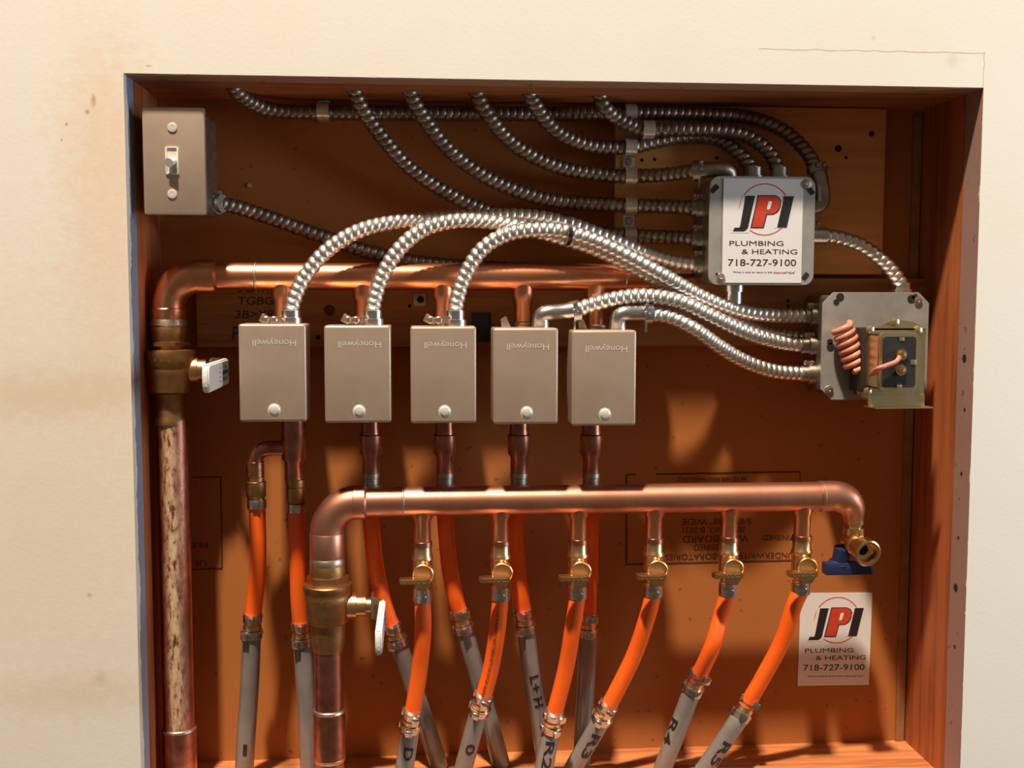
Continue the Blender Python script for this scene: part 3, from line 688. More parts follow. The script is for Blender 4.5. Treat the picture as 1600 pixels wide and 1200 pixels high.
# curled bell wire
def helix_pts(a, b, r0, r1, turns, n=14):
    ax = (b - a).normalized(); u = ax.cross(Y).normalized(); w = ax.cross(u); out = []
    for i in range(int(turns * n) + 1):
        s = i / (turns * n); th = 2 * math.pi * i / n; r = r0 + (r1 - r0) * s
        out.append(a.lerp(b, s) + (u * math.cos(th) + w * math.sin(th)) * r)
    return out
wy = TY - 0.016
hp = helix_pts(P(1315, 509, wy), P(1339, 577, wy), 0.0085, 0.0092, 6.4)
hp += [P(1354, 578, wy - 0.006), P(1355, 590, wy - 0.008), P(1349, 604, wy - 0.004), P(1343, 613, wy + 0.004)]
m = MB().tube(hp, 0.0032, 12, 0.002)
bw = thing('bell_wire', P(1340, 612, wy), 'pink curled bell wire hanging beside the transformer', 'wire')
m.build('coil', 'pink', bw)
MB().tube([P(1357, 590, wy - 0.008), P(1370, 577, y2 - 0.006), P(1385, 571, y2 - 0.008), P(1400, 565, y2 - 0.007), P(1406, 557, y2 - 0.006)], 0.0022, 10, 0.002).build('lead', 'pink', bw)

# ------------------------------------------------------------------ light switch
sw0, sw1 = P(219, 168, .014), P(321, 338, .014)
c = (sw0 + sw1) / 2; w_, h_ = sw1.x - sw0.x, sw0.z - sw1.z; c = P(270.5, 252, .014)
xw0 = max(XL + 0.0006, c.x - w_ / 2)
sb = thing('light_switch', (c.x, .05, c.z - h_ / 2), 'grey metal switch box with white toggle at the upper left corner', 'switch')
MB().span((c.x - w_ / 2 + 0.004, .018, c.z - h_ / 2 + 0.003), (c.x + w_ / 2 - 0.002, .090, c.z + h_ / 2 - 0.003), 0.004).build('box', 'zinc', sb)
MB().box((c.x + 0.001, .0165, c.z), (w_, 0.007, h_), 0.0028).build('cover_plate', 'cover', sb)
for py in (199, 303):
    MB().lathe(P(269, py, .0128), -Y, [(0, 0.0045), (0.0008, 0.0042), (0.0013, 0.0018), (0.0007, 0)], 16).build('screw', 'emboss', sb)
q = P(269, 251, .0128)
fr_ = MB(); fw, fh = 0.0105, 0.024
for dx, dz, a, b in ((-fw / 2, 0, 0.0014, fh), (fw / 2, 0, 0.0014, fh), (0, fh / 2, fw, 0.0014), (0, -fh / 2, fw, 0.0014)): fr_.box(q + V((dx, -0.0004, dz)), (a, 0.002, b), 0.0003)
fr_.box(q + V((0, 0.0004, 0)), (fw, 0.001, fh)); tg_ = fr_.build('toggle_frame', 'toggle', sb)
MB().tube([q + V((0.001, 0.001, 0.0)), q + V((0, -0.004, -0.0015)), q + V((-0.0012, -0.0085, -0.0028))], lambda u: 0.0032 + 0.0010 * u, 14, 0.001).build('toggle', 'toggle', sb)
a = P(343, 318, .072); straight(a, (c.x + w_ / 2 - 0.003, .075, a.z), 'connector in the right side of the light switch box', 'zinc')

# ------------------------------------------------------------------ copper: upper manifold, riser and main valve
UY = .070
def pxr(px, x, y, dep): return mm(px, x, y, dep) / 2
mA, mB_ = P(345, 428, UY), P(1018, 437, UY); rm = pxr(43, 600, 430, UY)
zA = (mA.z + mB_.z) / 2
mA.z = mB_.z = zA
lx = P(262, 480, UY).x
man = thing('copper_manifold', (lx, UY, zA - 0.06), 'upper horizontal copper manifold pipe behind the zone valves', 'pipe')
MB().lathe(mA - X * 0.006, X, [(0, rm), ((mB_ - mA).x - 0.002, rm), ((mB_ - mA).x + 0.004, rm * 0.86), ((mB_ - mA).x + 0.007, rm * 0.5), ((mB_ - mA).x + 0.0075, 0)], 36).build('pipe', 'copper', man)
re = rm * 1.22; Rb = 0.031
ep = arc((lx + Rb, UY, zA - Rb), (lx + Rb, UY, zA), (lx, UY, zA - Rb), 8)
m = MB(); m.tube([V((lx + Rb + 0.004, UY, zA))] + ep + [V((lx, UY, zA - Rb - 0.004))], re, 32, 0.004)
m.lathe((lx + Rb, UY, zA), X, [(0, re), (0, re * 1.05), (0.016, re * 1.03), (0.018, rm)], 36)
ztop = P(262, 505, UY).z
m.lathe((lx, UY, zA - Rb), -Z, [(0, re), (0.001, re * 1.05), (zA - Rb - ztop - 0.002, re * 1.03), (zA - Rb - ztop, re * 0.98)], 36)
m.build('elbow', 'copper', man)
sr = MB()
for px in (398, 975):
    q = P(px, 430, UY); sr.lathe((q.x, UY, zA), X, [(0, rm), (0.0006, rm * 1.03), (0.002, rm * 1.03), (0.0026, rm)], 36)
sr.build('solder_joint', 'solder', man)
def collar(px, y_top, y_bot):
    q = P(px, y_top, UY); z0 = zA - rm * 0.6; e = P(px, y_bot, UY); r = pxr(28, px, 480, UY)
    m = MB().lathe((q.x, UY, z0), -Z, [(0, r * 1.25), (rm * 0.55, r * 1.22), (rm * 0.55 + 0.004, r * 1.25), (rm * 0.55 + 0.009, r), (z0 - e.z, r)], 26)
    m.build('outlet', 'copper', man)
for px in (441, 568, 692, 817, 931): collar(px, 450, 512)
# main valve on the riser
def main_valve(lx, dep, ys, rs, label, lever_px, riser_end, stem_y, stem_x1, mat_low):
    """ys: pixel rows of the features, rs: radii in pixels"""
    def zz(py): return P(lx_px, py, dep).z
    lx_px = lever_px['axis']; k = mm(1, lx_px, ys[0], dep)
    o = V((lx, dep, 0)); t = thing('ball_valve', (lx, dep, zz(ys[-1])), label, 'valve')
    pr = lambda L: [(-(zz(py)), r * k) for py, r in L]
    body = MB().lathe(o, -Z, [(-zz(py), r * k) for py, r in rs['body']], 36); b = body.build('valve_body', 'bronze', t)
    MB().lathe(o, -Z, [(-zz(py), r * k) for py, r in rs['nut']], poly=6, n=6).build('hex_collar', 'bronze' if dep > .06 else 'brass', t)
    MB().lathe(o, -Z, [(-zz(py), r * k) for py, r in rs['solder']], 32).build('solder_joint', 'solder', t)
    m = MB(); bt, w_t, h_t = text_bm('LF 888'); rr_ = rs['mark'][1] * k + 0.0003; zm = zz(rs['mark'][0])
    for v in bt.verts:
        th = v.co.x / w_t * 0.020 / rr_; v.co = V((lx - 0.002 + math.sin(th) * rr_, dep - math.cos(th) * rr_, zm + v.co.y / h_t * 0.0035))
    m.bm(bt); m.build('embossing', 'brass', b, smooth=False)
    q = P(lx_px, stem_y, dep); sx1 = P(stem_x1, stem_y, dep).x; r0 = rs['bodyr'] * k * 0.85
    L = sx1 - lx - r0
    MB().lathe((lx + r0, dep, q.z), X, [(0, 0.0125), (L * .35, 0.0125), (L * .35, 0.0105), (L * .7, 0.0105), (L * .7, 0.0075), (L, 0.0075), (L, 0)], 24).build('stem', 'brass', t)
    # lever: bent plate from the stem, then running straight out towards the room
    xh = sx1 - 0.002; z = q.z; hw = lever_px['half']; Ln = lever_px['len']; off = lever_px['off']
    lev = MB()
    lev.box((xh + 0.001, dep, z), (0.003, 0.022, 0.022), 0.0008)
    lev.prism([V((xh, dep - 0.008, z - hw)), V((xh + 0.003, dep - 0.008, z - hw)), V((xh + off + 0.003, dep - 0.026, z - hw)), V((xh + off, dep - 0.026, z - hw))], (0, 0, hw * 2), 0.0005)
    lo = lev.build('lever', 'steel', t)
    g = MB(); n = 8; gx = xh + off; pol = [V((gx - 0.0015, dep - 0.022, z + hw)), V((gx - 0.0015, dep - 0.022, z - hw))]
    ye = dep - Ln
    for i in range(n + 1):
        a = -math.pi / 2 + math.pi * i / n
        pol.append(V((gx - 0.0015, ye - hw * 0.35 * math.cos(a) + hw * .35, z + math.sin(a) * hw if abs(math.sin(a)) < 0.999 else z + math.copysign(hw, math.sin(a)))))
    g.prism(pol, (0.006, 0, 0), 0.0014); go = g.build('grip', 'white', lo)
    pr_ = MB(); yc = dep - Ln * 0.42
    def txt(s, dy, dz, w, h): text_on(pr_, s, (gx + 0.0046, yc + dy, z + dz), Y, Z, w, h, 0.0002)
    txt('ON', 0.008, hw * .45, 0.016, 0.003); txt('600 WOG', 0.010, hw * .05, 0.03, 0.0045); txt('BRASS', 0.010, -hw * .4, 0.026, 0.004)
    for j in range(4): txt('-', -0.018, hw * (.5 - .33 * j), 0.004, 0.0014)
    pr_.box((gx + 0.0046, yc + 0.012, z + hw * .1), (0.0004, 0.014, 0.0035)); pr_.build('print', 'inkblue', go, smooth=False)
    return t
r1 = pxr(54, 262, 480, UY)
main_valve(lx, UY, [505, 660], dict(
    body=[(508, 28), (512, 29.5), (534, 28.5), (538, 26), (545, 26), (547, 42), (552, 43), (570, 42), (574, 39), (577, 40), (585, 38.5), (611, 36), (615, 26), (648, 24), (655, 27), (662, 27), (662, 0)],
    nut=[(533, 30), (534, 34), (540, 34), (541, 28)], solder=[(496, 27), (502, 29), (508, 30), (511, 28)], bodyr=40, mark=(561, 42.8)),
    'large bronze ball valve with white lever on the left riser below the elbow', dict(axis=262, half=0.0125, len=.125, off=.016), None, 578, 334, None)
rt, rb = P(269, 655, UY), P(282, 1225, UY)
rs_ = thing('copper_riser', (rt.x, UY, ZB), 'thick stained copper riser pipe at the far left below the large valve', 'pipe')
r2 = pxr(49, 275, 850, UY)
m = MB().lathe((rt.x, UY, rt.z), -Z, [(0, r2), (rt.z - ZB - 0.001, r2), (rt.z - ZB - 0.001, 0)], 36)
so = m.build('pipe', 'stained', rs_)
zc_ = P(283, 1137, UY).z
MB().lathe((rt.x, UY, zc_), -Z, [(0, r2), (0.001, r2 * 1.1), (zc_ - ZB - 0.001, r2 * 1.1)], 36).build('coupling', 'copper_dark', rs_)
MB().lathe((rt.x, UY, zc_ + 0.0015), -Z, [(0, r2 * 1.0), (0.001, r2 * 1.09), (0.003, r2 * 1.12), (0.004, r2 * 1.05)], 36).build('solder_joint', 'solder', rs_)

# ------------------------------------------------------------------ lower manifold
LY = .046
la, lb = P(545, 788, LY), P(1285, 772, LY); zl = (la.z + lb.z) / 2; rl = pxr(45.5, 850, 780, LY)
lvx = P(511.5, 870, LY).x
lman = thing('copper_manifold', (lvx, LY, zl - 0.06), 'lower horizontal copper manifold pipe in front with six small valves', 'pipe')
x0_ = la.x - 0.004; x1_ = P(1300, 772, LY).x
MB().lathe((x0_, LY, zl), X, [(0, rl), (x1_ - x0_, rl)], 36).build('pipe', 'copper_dull', lman)
MB().lathe((P(628, 785, LY).x, LY, zl), X, [(0, rl), (0.0008, rl * 1.03), (0.0018, rl * 1.03), (0.0024, rl)], 36).build('solder_joint', 'solder', lman)
Rb = 0.030; re = rl * 1.14; ex = lvx
ep = arc((ex + Rb, LY, zl - Rb), (ex + Rb, LY, zl), (ex, LY, zl - Rb), 8)
m = MB(); m.tube([V((ex + Rb + 0.002, LY, zl))] + ep + [V((ex, LY, zl - Rb - 0.002))], re, 32, 0.004)
m.lathe((ex + Rb - 0.004, LY, zl), X, [(0, re), (0.0005, re * 1.03), (0.011, re * 1.03), (0.013, rl)], 36)
zt_ = P(512, 874, LY).z
m.lathe((ex, LY, zl - Rb), -Z, [(0, re), (0.001, re * 1.03), (zl - Rb - zt_ - 0.004, re * 1.03), (zl - Rb - zt_, re * 0.98)], 36)
m.build('elbow', 'copper_dull', lman)
# right end: reducing elbow turning down
rxe = P(1334, 800, LY).x; R2 = 0.021
ep = arc((rxe - R2, LY, zl - R2), (rxe - R2, LY, zl), (rxe, LY, zl - R2), 8)
zend = P(1340, 815, LY).z
m = MB(); pts = [V((P(1280, 772, LY).x, LY, zl)), V((P(1292, 772, LY).x, LY, zl))] + ep + [V((rxe + 0.001, LY, zend))]
m.tube(pts, lambda u: rl * (1.05 if u < 0.55 else 1.05 - 0.40 * (u - 0.55) / 0.45), 32, 0.003)
m.build('elbow', 'copper_dull', lman)
MB().lathe((P(1281, 772, LY).x, LY, zl), X, [(0, rl), (0.0005, rl * 1.07), (0.002, rl * 1.07), (0.003, rl)], 36).build('solder_joint', 'solder', lman)
# drain valve
dz = P(1342, 812, LY)
dv = thing('drain_valve', (dz.x, LY, P(1345, 885, LY).z), 'brass drain valve with open mouth and dark blue lever under the right manifold end', 'valve')
ox = rxe + 0.001
zc0 = P(1340, 845, LY).z
MB().lathe((ox, LY, zend + 0.003), -Z, [(0, 0.009), (0.0005, 0.0098), (0.005, 0.0098), (0.0055, 0.0078), (0.009, 0.0078), (0.0092, 0.0105), (0.016, 0.0105), (0.0165, 0.008), (zend - zc0 + 0.004, 0.0085)], 26).build('inlet_nut', 'brass_new', dv)
d_ = V((0.12, -1, -0.16)).normalized(); oc = V((ox - 0.002, LY + 0.008, zc0)); ks = 0.82
prof = [(0, 0.0), (0, 0.0115), (0.014, 0.0125), (0.015, 0.0135), (0.02, 0.0135), (0.021, 0.0122), (0.032, 0.0122), (0.033, 0.0162), (0.048, 0.0166), (0.049, 0.0150), (0.0485, 0.0125), (0.038, 0.0110), (0.036, 0.0068), (0.026, 0.0064), (0.026, 0.0)]
MB().lathe(oc, d_, [(a * ks, b * ks) for a, b in prof], 32).build('outlet', 'brass_new', dv)
MB().lathe(oc + d_ * 0.0262 * ks, d_, [(0, 0), (0, 0.0063 * ks), (0.0004, 0.0063 * ks), (0.0004, 0)], 18).build('bore', 'hole', dv)
hz = P(1320, 889, LY)
m = MB(); m.lathe((ox - 0.010, LY + 0.004, zc0 - 0.008), V((-0.1, 0.2, -1)), [(0, 0.0085), (0.014, 0.0085), (0.016, 0.011), (0.022, 0.011)], 20)
m.build('stem', 'blueplastic', dv)
a, b = P(1287, 886, LY + .004), P(1361, 888, LY + .004)
m = MB(); m.box((a + b) / 2, ((b - a).x, 0.014, 0.0125), 0.002); m.build('lever', 'blueplastic', dv)
# lower main valve
main_valve(lvx, LY, [893, 1016], dict(
    body=[(880, 26), (884, 28), (900, 28), (911, 28), (911.5, 37), (913, 38.5), (919, 38.5), (921, 37), (926, 37), (930, 36.5), (931, 37), (938, 36), (964, 34.5), (970, 33), (974, 27), (985, 27), (1005, 25.5), (1016, 24), (1017, 22), (1017, 0)],
    nut=[(898, 28), (899, 33), (911, 33), (912, 31)], solder=[(868, 24), (871, 27), (879, 28), (885, 27)], bodyr=36, mark=(929, 37.2)),
    'large bronze ball valve with white lever below the left end of the lower manifold', dict(axis=512, half=0.0115, len=.125, off=.010), None, 947, 584, None)
lr = thing('copper_riser', (lvx, LY, ZB), 'copper riser pipe below the valve at the left end of the lower manifold', 'pipe')
zr0 = P(513, 1012, LY).z; r3 = pxr(45, 512, 1050, LY)
MB().lathe((lvx, LY, zr0), -Z, [(0, r3), (zr0 - ZB - 0.001, r3), (zr0 - ZB - 0.001, 0)], 36).build('pipe', 'copper_dark', lr)
za, zb = P(513, 1108, LY).z, P(513, 1186, LY).z
MB().lathe((lvx, LY, za), -Z, [(0, r3), (0.001, r3 * 1.12), (za - zb - 0.001, r3 * 1.12), (za - zb, r3)], 36).build('coupling', 'copper_dark', lr)
MB().lathe((lvx, LY, za + 0.001), -Z, [(0, r3), (0.001, r3 * 1.1), (0.003, r3 * 1.14), (0.004, r3 * 1.1)], 36).build('solder_joint', 'solder', lr)
MB().lathe((lvx, LY, zb + 0.003), -Z, [(0, r3 * 1.1), (0.001, r3 * 1.13), (0.004, r3 * 1.06), (0.005, r3)], 36).build('solder_joint', 'solder', lr)

# ------------------------------------------------------------------ six small valves
SV = [(660, 892), (782, 889), (903, 886), (1021, 884), (1138, 881), (1252, 878)]
k = mm(1, 900, 888, LY)
sv_labels = ['leftmost small brass valve under the lower manifold, beside the large lower valve',
             'second small brass valve from the left under the lower manifold', 'third small brass valve from the left under the lower manifold',
             'fourth small brass valve from the left, in front of the stamped lettering', 'fifth small brass valve from the left, in front of the stamped word board',
             'rightmost small brass valve under the lower manifold, beside the drain valve']
def make_small_valve():
    t = thing('ball_valve', (0, 0, 0), '', 'valve', 'small brass valves on the lower manifold')
    z = lambda py: (888 - py) * k
    L = lambda prof: [(-z(py), r * k) for py, r in prof]
    MB().lathe((0, 0, 0), -Z, L([(790, 17), (806, 16), (811, 13), (846, 13)]), 26).build('copper_stub', 'copper', t)
    MB().lathe((0, 0, 0), -Z, L([(842, 13), (843, 15), (850, 15.5), (851, 13)]), 26).build('joint_ring', 'copper_dark', t)
    b = MB().lathe((0, 0, 0), -Z, L([(849, 14), (864, 14.5), (866, 16), (870, 16.5), (872, 15), (880, 15), (898, 15.5), (906, 14), (910, 12), (915, 12), (916, 14), (921, 14), (922, 11), (930, 11), (930, 0)]), 26)
    b.lathe((0.002, 0.002, 0), -Y, [(0, 14 * k), (0.016, 14.5 * k)], 24); b.build('valve_body', 'brass', t)
    MB().lathe((0.0005, -0.012, 0.0), -Y, [(0, 14 * k), (0.004, 16 * k), (0.0062, 16.2 * k), (0.0068, 15 * k), (0.006, 14 * k), (0.006, 0)], 28).build('stem_cap', 'brass', t)
    h = MB(); x0, x1 = -35 * k, 12 * k; zt = -2 * k; hh = 8.5 * k
    h.prism([V((x0, -0.020, zt)), V((x0 + 2 * k, -0.0295, zt)), V((x1 - k, -0.0295, zt)), V((x1, -0.017, zt))], (0, 0, -hh), 0.0007)
    h.prism([V((x1 - 26 * k, -0.024, zt - hh)), V((x1, -0.024, zt - hh)), V((x1 - 7 * k, -0.024, zt - hh - 12 * k)), V((x1 - 19 * k, -0.024, zt - hh - 12 * k))], (0, 0.007, 0), 0.0005)
    ho = h.build('lever', 'brass', t)
    tx = MB(); text_on(tx, '0000C', V(((x0 + x1) / 2, -0.0294, zt - hh / 2)), X, Z, 34 * k, 5 * k, 0.0006); tx.build('embossing', 'brass_new', ho, smooth=False)
    m = MB().lathe((0, 0, 0), -Z, L([(918, 12.5), (919, 14.6), (936, 14.6), (937, 12.5)]), 26); m.lathe(V((2 * k, -14 * k, z(928))), -Y, [(0, 4 * k), (3 * k, 3.6 * k), (3 * k, 0)], 12); m.build('clamp_ring', 'clamp', t)
    return t
sv = make_small_valve()
for i, (px, py) in enumerate(SV):
    o = sv if i == 0 else copy_tree(sv)
    q = P(px, py, LY); o.location = V((q.x, LY, zl - rl - (P(900, 803, LY).z - P(900, 888, LY).z) + 0.0005)); o['label'] = sv_labels[i]
SVP = [o for o in bpy.data.objects if o.get('group') == 'small brass valves on the lower manifold']
SVP.sort(key=lambda o: o.location.x)

# ------------------------------------------------------------------ tubes
RT = 0.0083; RG = 0.0095
def make_coupling():
    t = thing('tube_coupling', (0, 0, 0), '', 'coupling', 'brass tube couplings with clamps')   # axis along -Z from the origin, 0.028 long
    MB().lathe((0, 0, 0), -Z, [(0.006, RT), (0.011, RT * 0.95), (0.0112, RT * 1.1), (0.016, RT * 1.1), (0.0162, RT * 0.95), (0.022, RT)], 24).build('coupling_body', 'brass', t)
    for z0, r, x in ((0.0, RT + 0.0011, 0.004), (0.0165, RG + 0.0011, -0.001)):
        m = MB().lathe((0, 0, -z0), -Z, [(0, r - 0.0012), (0, r), (0.0085, r), (0.0085, r - 0.0012)], 26)
        m.lathe((0, 0, -z0 - 0.0016), -Z, [(0, r), (0, r + 0.0005), (0.0018, r + 0.0005), (0.0018, r)], 26)
        m.box((x, -r - 0.0012, -z0 - 0.0043), (0.0075, 0.005, 0.008), 0.0016); m.box((-r, 0.002, -z0 - 0.0043), (0.003, 0.005, 0.0075), 0.001)
        m.build('clamp_ring', 'clamp', t)
    return t
cp = make_coupling(); used = [False]
def place_coupling(a, b, label, roll=0.0):
    o = cp if not used[0] else copy_tree(cp); used[0] = True
    d = (b - a).normalized(); q = (-Z).rotation_difference(d)
    o.rotation_mode = 'QUATERNION'; o.rotation_quaternion = q @ Matrix.Rotation(roll, 3, 'Z').to_quaternion(); o.location = a; o['label'] = label
def tube_run(up, cpl, low, who, marks=None, clamp_top=None):
    """orange tube from its fitting to a coupling, grey tube from there down to the sill"""
    u = [P(*p) if not isinstance(p, V) else p for p in up]; ca, cb = P(*cpl[0]), P(*cpl[1])
    d = (cb - ca).normalized(); e = ca + d * 0.028
    place_coupling(ca - d * 0.001, e, 'clamped coupling on the ' + who, random.uniform(-0.5, 0.9))
    up_pts = u + [ca + d * 0.0085]
    o = thing('orange_tube', up_pts[-1], 'orange tube of the ' + who, 'tube', 'orange tubes'); MB().tube(up_pts, RT, 20, 0.004).build('tube', 'orange', o)
    lw = [e - d * 0.009, e] + [P(*p) for p in low]
    a, b = lw[-2], lw[-1]
    if b.z < ZB + 0.001: u_ = (a.z - ZB - 0.001) / (a.z - b.z); lw[-1] = a.lerp(b, u_)
    g = thing('grey_tube', lw[-1], 'grey tube of the ' + who, 'tube', 'grey tubes'); MB().tube(lw, RG, 20, 0.005).build('tube', 'grey', g)
    return o, up_pts, g, lw
def svp(i): 
    q = SVP[i].location; return V((q.x, q.y, q.z - 44 * k)), V((q.x, q.y, q.z - 35 * k))
runs = [
 ([(661, 985, .045), (655, 1050, .051)], ((645, 1110, .05), (639, 1155, .064)), [(632, 1200, .06), (628, 1235, .073)], 'leftmost small valve'),
 ([(777, 985, .045), (768, 1040, .051)], ((757, 1085, .05), (744, 1125, .064)), [(724, 1200, .074), (714, 1235, .07)], 'second small valve from the left'),
 ([(895, 980, .045), (884, 1045, .051)], ((866, 1112, .05), (860, 1150, .064)), [(850, 1200, .06), (843, 1235, .073)], 'third small valve from the left'),
 ([(1011, 965, .045), (988, 1030, .051)], ((953, 1100, .05), (934, 1135, .064)), [(893, 1205, .074), (876, 1240, .07)], 'fourth small valve from the left'),
 ([(1126, 965, .045), (1113, 1010, .04)], ((1094, 1050, .055), (1077, 1090, .061)), [(1036, 1200, .074), (1020, 1240, .07)], 'fifth small valve from the left'),
 ([(1241, 945, .046), (1218, 1010, .053)], ((1173, 1092, .064), (1150, 1130, .06)), [(1095, 1210, .07), (1075, 1240, .083)], 'rightmost small valve'),
]
marks = {0: ('D', .014), 1: ('0', .030), 2: ('R2', .008), 3: ('R3', .010), 4: ('R4', .030), 5: ('R5', .022)}
for i, (up, cpl, low, who) in enumerate(runs):
    a, b = svp(i)
    o, upp, g, lw = tube_run([b, a] + up, cpl, low, who)
    m = MB(); s_, ln = marks[i]
    text_wrap(m, s_, lw, 0.009 + ln, 0.03 if len(s_) > 1 else 0.013, 0.010, RG + 0.0003, roll=(0.1, 0.1, -0.1, -0.35, -0.15, -0.25)[i], bold=0.02)
    m.build('marker_writing', 'inkblack', g, smooth=False)
    if i == 1:
        m = MB(); text_wrap(m, '1/2" ID RADIANT HEAT TUBING ASTM F 876 OXYGEN BARRIER', upp, 0.02, 0.09, 0.0032, RT + 0.0002, roll=-0.25); m.build('printed_line', 'inkbrown', o, smooth=False)

# ------------------------------------------------------------------ zone valves
ZV = [(426, 583, 459), (559, 585, 579), (693, 586, 695), (821.5, 588, 811), (944, 591, 924)]
ZY = .008
kz = mm(1, 690, 585, ZY); zw, zh = 103 * kz, 152 * kz
G_Z = 'steel boxed zone valves'
zl_ = ['first zone valve from the left, steel box beside the white lever', 'second zone valve from the left, tan steel box', 'middle zone valve of the five, steel box below the nearest arch',
       'fourth zone valve from the left, steel box with angled connector', 'rightmost zone valve, steel box nearest the open brown board']
def make_zone():
    t = thing('zone_valve', (0, 0, 0), '', 'zone valve', G_Z)   # origin: centre of the front face, y = 0
    MB().box((0, 0.020, 0), (zw, 0.040, zh), 0.0028, seg=3).build('cover', 'cover', t)
    MB().lathe((0.001, 0.001, -zh / 2 + 19 * kz), -Y, [(0, 0.0062), (0.0010, 0.0062), (0.0012, 0.0050), (0.0018, 0.0046), (0.0022, 0.0036), (0.0023, 0)], 24).build('cover_screw', 'emboss', t)
    m = MB(); text_on(m, 'Honeywell', V((0.002, 0.0001, zh / 2 - 28 * kz)), -X, -Z, 66 * kz, 13 * kz, 0.0003, 0.0, 0.0); m.build('embossed_lettering', 'emboss', t, smooth=False)
    MB().span((-zw * .36, 0.039, -zh * .42), (zw * .36, 0.074, zh * .40), 0.004).build('valve_body', 'bronze', t)
    m = MB(); m.lathe((0.004, 0.022, -zh / 2 + 0.001), -Z, [(0, 0.0022), (0.003, 0.0022), (0.0035, 0.0)], 10); m.build('stop_screw', 'steel', t)
    return t
zv = make_zone()
for i, (px, py, bx) in enumerate(ZV):
    o = zv if i == 0 else copy_tree(zv); o.location = P(px, py, ZY); o['label'] = zl_[i]
zvo = sorted([o for o in bpy.data.objects if o.get('group') == G_Z], key=lambda o: o.location.x)
for i, (cx, nm) in enumerate(((455, 'first'), (583, 'second'), (712, 'middle'))):
    a = P(cx, 492, .030); straight(a, (a.x, .030, zvo[i].location.z + zh / 2 - 0.001), 'bright upright connector in the top of the %s zone valve' % nm, 'steel', False)
    m = MB(); q = P(cx - 33, 500, .020); screws(m, q, 2, X, 0.0036, 0.0075); m.box(q + V((-.004, .004, 0)), (0.012, 0.006, 0.008), 0.001, Matrix.Rotation(0.5, 3, 'Y'))
    m.span((q.x, q.y + 0.003, q.z - 0.003), (a.x, q.y + 0.012, q.z + 0.003)); m.build('clamp_screw', 'solder', [t for t in bpy.data.objects if t.name.startswith('conduit_connector') and t.get('label', '').endswith('the %s zone valve' % nm)][0])
angled([(905, 483, .035), (880, 487, .033), (855, 489, .031), (846, 494, .032), (845, 507, .034), (845, 516, .034)], (897, 487, .035), 'angled steel connector on top of the fourth zone valve')
angled([(1018, 488, .036), (995, 489, .033), (973, 490, .031), (966, 497, .032), (965, 511, .034), (965, 520, .034)], (1008, 490, .036), 'angled steel connector on top of the rightmost zone valve')
for i in (3, 4):
    px = (792, 913)[i - 3]
    m = MB(); q = P(px, (505, 510)[i - 3], .04); m.prism([q + V((-.005, 0, -.006)), q + V((.005, 0, -.006)), q + V((-.001, 0, .007)), q + V((-.006, 0, .004))], (0, 0.0016, 0))
    mo = m.build('opening_lever', 'solder', zvo[i])
    r = pxr(30, 817, 505, UY); q = P((817, 932)[i - 3], (507, 511)[i - 3], UY)
    MB().lathe((q.x, UY, q.z + 0.003), -Z, [(0, r), (0.001, r * 1.15), (0.004, r * 1.15), (0.006, r)], 24).build('solder_joint', 'solder', zvo[i])
# copper drops and rear tubes
RYD = .070
def drop(px, label):
    q = P(px, 690, RYD); kk = mm(1, px, 690, RYD); z = lambda py: P(px, py, RYD).z
    t = thing('copper_drop', (q.x, RYD, z(778)), label, 'pipe', 'copper drops below the zone valves'); L = lambda pr: [(-z(py), r * kk) for py, r in pr]; o = (q.x, RYD, 0)
    MB().lathe(o, -Z, L([(645, 14.5), (668, 14.5), (678, 15.5), (680, 17.5), (708, 17.5), (714, 13.5), (742, 13.5), (742, 0)]), 26).build('pipe', 'copper_dark', t)
    MB().lathe(o, -Z, L([(738, 12), (739, 14), (746, 14), (747, 13), (756, 13), (757, 14.5), (772, 14.5), (778, 13), (778, 0)]), 26).build('adapter', 'zinc', t)
    return P(px, 772, RYD), P(px, 790, RYD)
rear = [
 (579, 'second', [(581, 830, .070), (588, 890, .072), (602, 950, .073)], ((612, 975, .075), (624, 1012, .078)), [(642, 1062, .084), (668, 1140, .090), (692, 1215, .099)]),
 (695, 'middle', [(697, 830, .070), (703, 890, .072), (712, 935, .073)], ((718, 953, .075), (727, 990, .078)), [(741, 1040, .081), (763, 1120, .090), (790, 1220, .099)]),
 (811, 'fourth', [(807, 830, .070), (809, 890, .072), (814, 930, .073)], ((817, 953, .075), (823, 991, .078)), [(830, 1050, .081), (842, 1120, .090), (855, 1220, .099)]),
 (924, 'rightmost', [(923, 830, .070), (922, 890, .072), (920, 935, .073)], ((919, 958, .075), (918, 998, .078)), [(916, 1060, .081), (912, 1130, .090), (908, 1220, .099)]),
]
for px, nm, up, cpl, low in rear:
    a, b = drop(px, 'copper drop with coupling below the %s zone valve' % nm)
    o, upp, g, lw = tube_run([a, b] + up, cpl, low, '%s zone valve' % nm)
    if nm == 'fourth':
        m = MB(); text_wrap(m, 'L+ H', lw, 0.05, 0.036, 0.010, RG + 0.0003, roll=0.2, bold=0.02); m.build('marker_writing', 'inkblack', g, smooth=False)
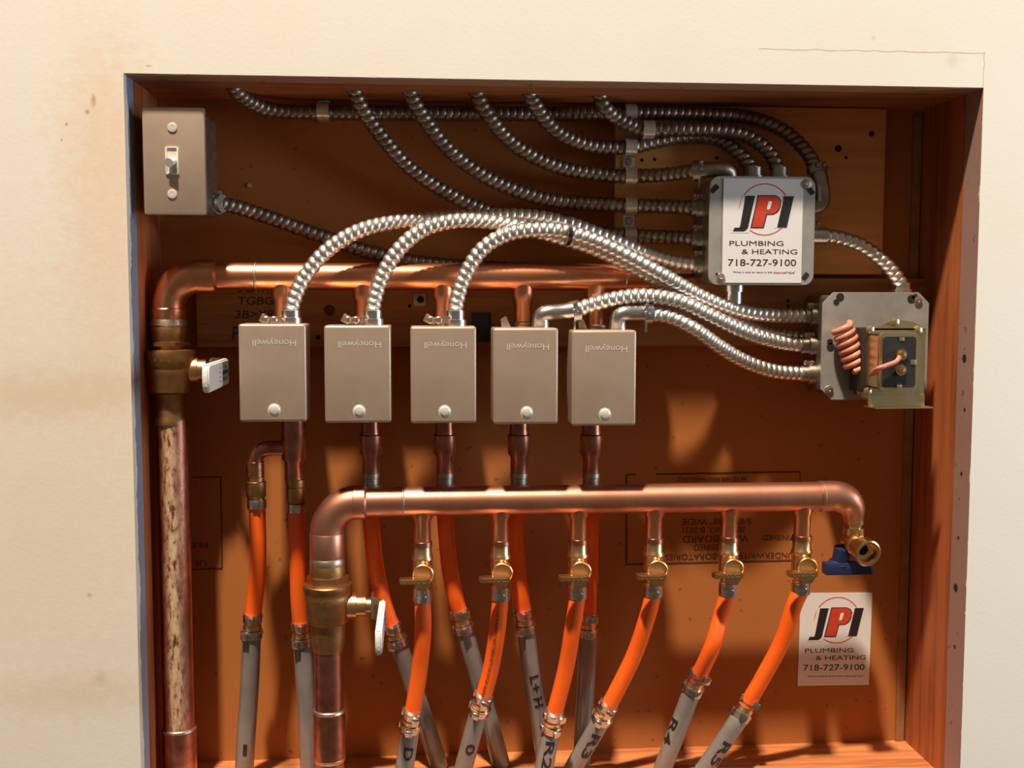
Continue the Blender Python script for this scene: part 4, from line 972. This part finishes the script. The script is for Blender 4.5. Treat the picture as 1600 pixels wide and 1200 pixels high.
# first zone: tee with two legs
q = P(459, 690, RYD); kk = mm(1, 459, 690, RYD); z = lambda py: P(459, py, RYD).z
tt = thing('copper_tee', (q.x, RYD, z(790)), 'copper tee below the first zone valve splitting into two tubes', 'pipe'); o = (q.x, RYD, 0)
L = lambda pr: [(-z(py), r * kk) for py, r in pr]
MB().lathe(o, -Z, L([(645, 19), (716, 19), (722, 14.5), (750, 14.5), (750, 0)]), 28).build('pipe', 'copper_dark', tt)
MB().lathe((q.x + 2 * kk, RYD, 0), -Z, L([(748, 13), (749, 14.5), (760, 14.5), (761, 13.5), (762, 14.5), (785, 14.5), (786, 13), (800, 13), (800, 0)]), 26).build('adapter', 'bronze', tt)
xl = P(398, 705, RYD).x; zt2 = z(700); Rb = 0.014; rt2 = 12 * kk
m = MB(); m.tube([V((q.x - 10 * kk, RYD, zt2))] + arc((xl + Rb, RYD, zt2 - Rb), (xl + Rb, RYD, zt2), (xl, RYD, zt2 - Rb), 8) + [V((xl, RYD, z(748)))], rt2, 24, 0.003); m.build('branch_elbow', 'copper_dark', tt)
MB().lathe((xl, RYD, 0), -Z, L([(720, 12), (721, 14), (743, 14), (744, 13)]), 26).build('elbow_socket', 'copper_dark', tt)
MB().lathe((xl + 1 * kk, RYD, 0), -Z, L([(744, 13), (751, 13), (752, 15.5), (774, 15.5), (778, 12.5), (790, 12.5), (790, 0)]), 26).build('adapter', 'bronze', tt)
m = MB().lathe((xl + 2 * kk, RYD, 0), -Z, L([(778, 13), (779, 15), (793, 15), (794, 13)]), 26); m.box((xl + 2 * kk, RYD - 15 * kk, z(786)), (0.007, 0.004, 0.007), 0.001); m.build('clamp_ring', 'clamp', tt)
m = MB().lathe((q.x + 3 * kk, RYD, 0), -Z, L([(786, 13), (787, 15), (800, 15), (801, 13)]), 26); m.build('clamp_ring', 'clamp', tt)
a = V((xl + 2 * kk, RYD, z(786)))
o, upp, g, lw = tube_run([a, V((xl + 2.5 * kk, RYD, z(815))), (403, 860, .070), (400, 920, .072)], ((395, 960, .073), (393, 997, .075)), [(390, 1070, .078), (384, 1160, .081), (380, 1230, .085)], 'left leg of the copper tee')
m = MB(); text_wrap(m, '1', lw, 0.115, 0.012, 0.004, RG + 0.0003, roll=0.1, bold=0.02); m.build('marker_writing', 'inkblack', g, smooth=False)
a = V((q.x + 3 * kk, RYD, z(793)))
tube_run([a, V((q.x + 3 * kk, RYD, z(815))), (465, 870, .070), (467, 940, .073)], ((470, 972, .075), (473, 1010, .078)), [(478, 1090, .081), (484, 1220, .090)], 'right leg of the copper tee')
# small nail heads on the edge of the opening and the board
for i, (px, py, dep) in enumerate(((390, 290, D),)):
    tag(recentre(MB().lathe(P(px, py, dep), -Y, [(0, 0.0025), (0.0015, 0.0022), (0.002, 0)], 12).build('nail_head', 'steel')), 'small bright nail head in the back board right of the light switch', 'nail')
for j, (py, yy, r) in enumerate(((560, .020, .0042), (918, .022, .0042), (640, .016, .002), (740, .018, .002), (840, .02, .0018), (1010, .02, .002))):
    zq = P(1505, py, yy).z
    struct(MB().lathe((XR - 0.0002, yy, zq), X, [(0, 0), (0, r), (0.0004, r), (0.0004, 0)], 14).build('trim_%d' % (8 + j), 'hole'))
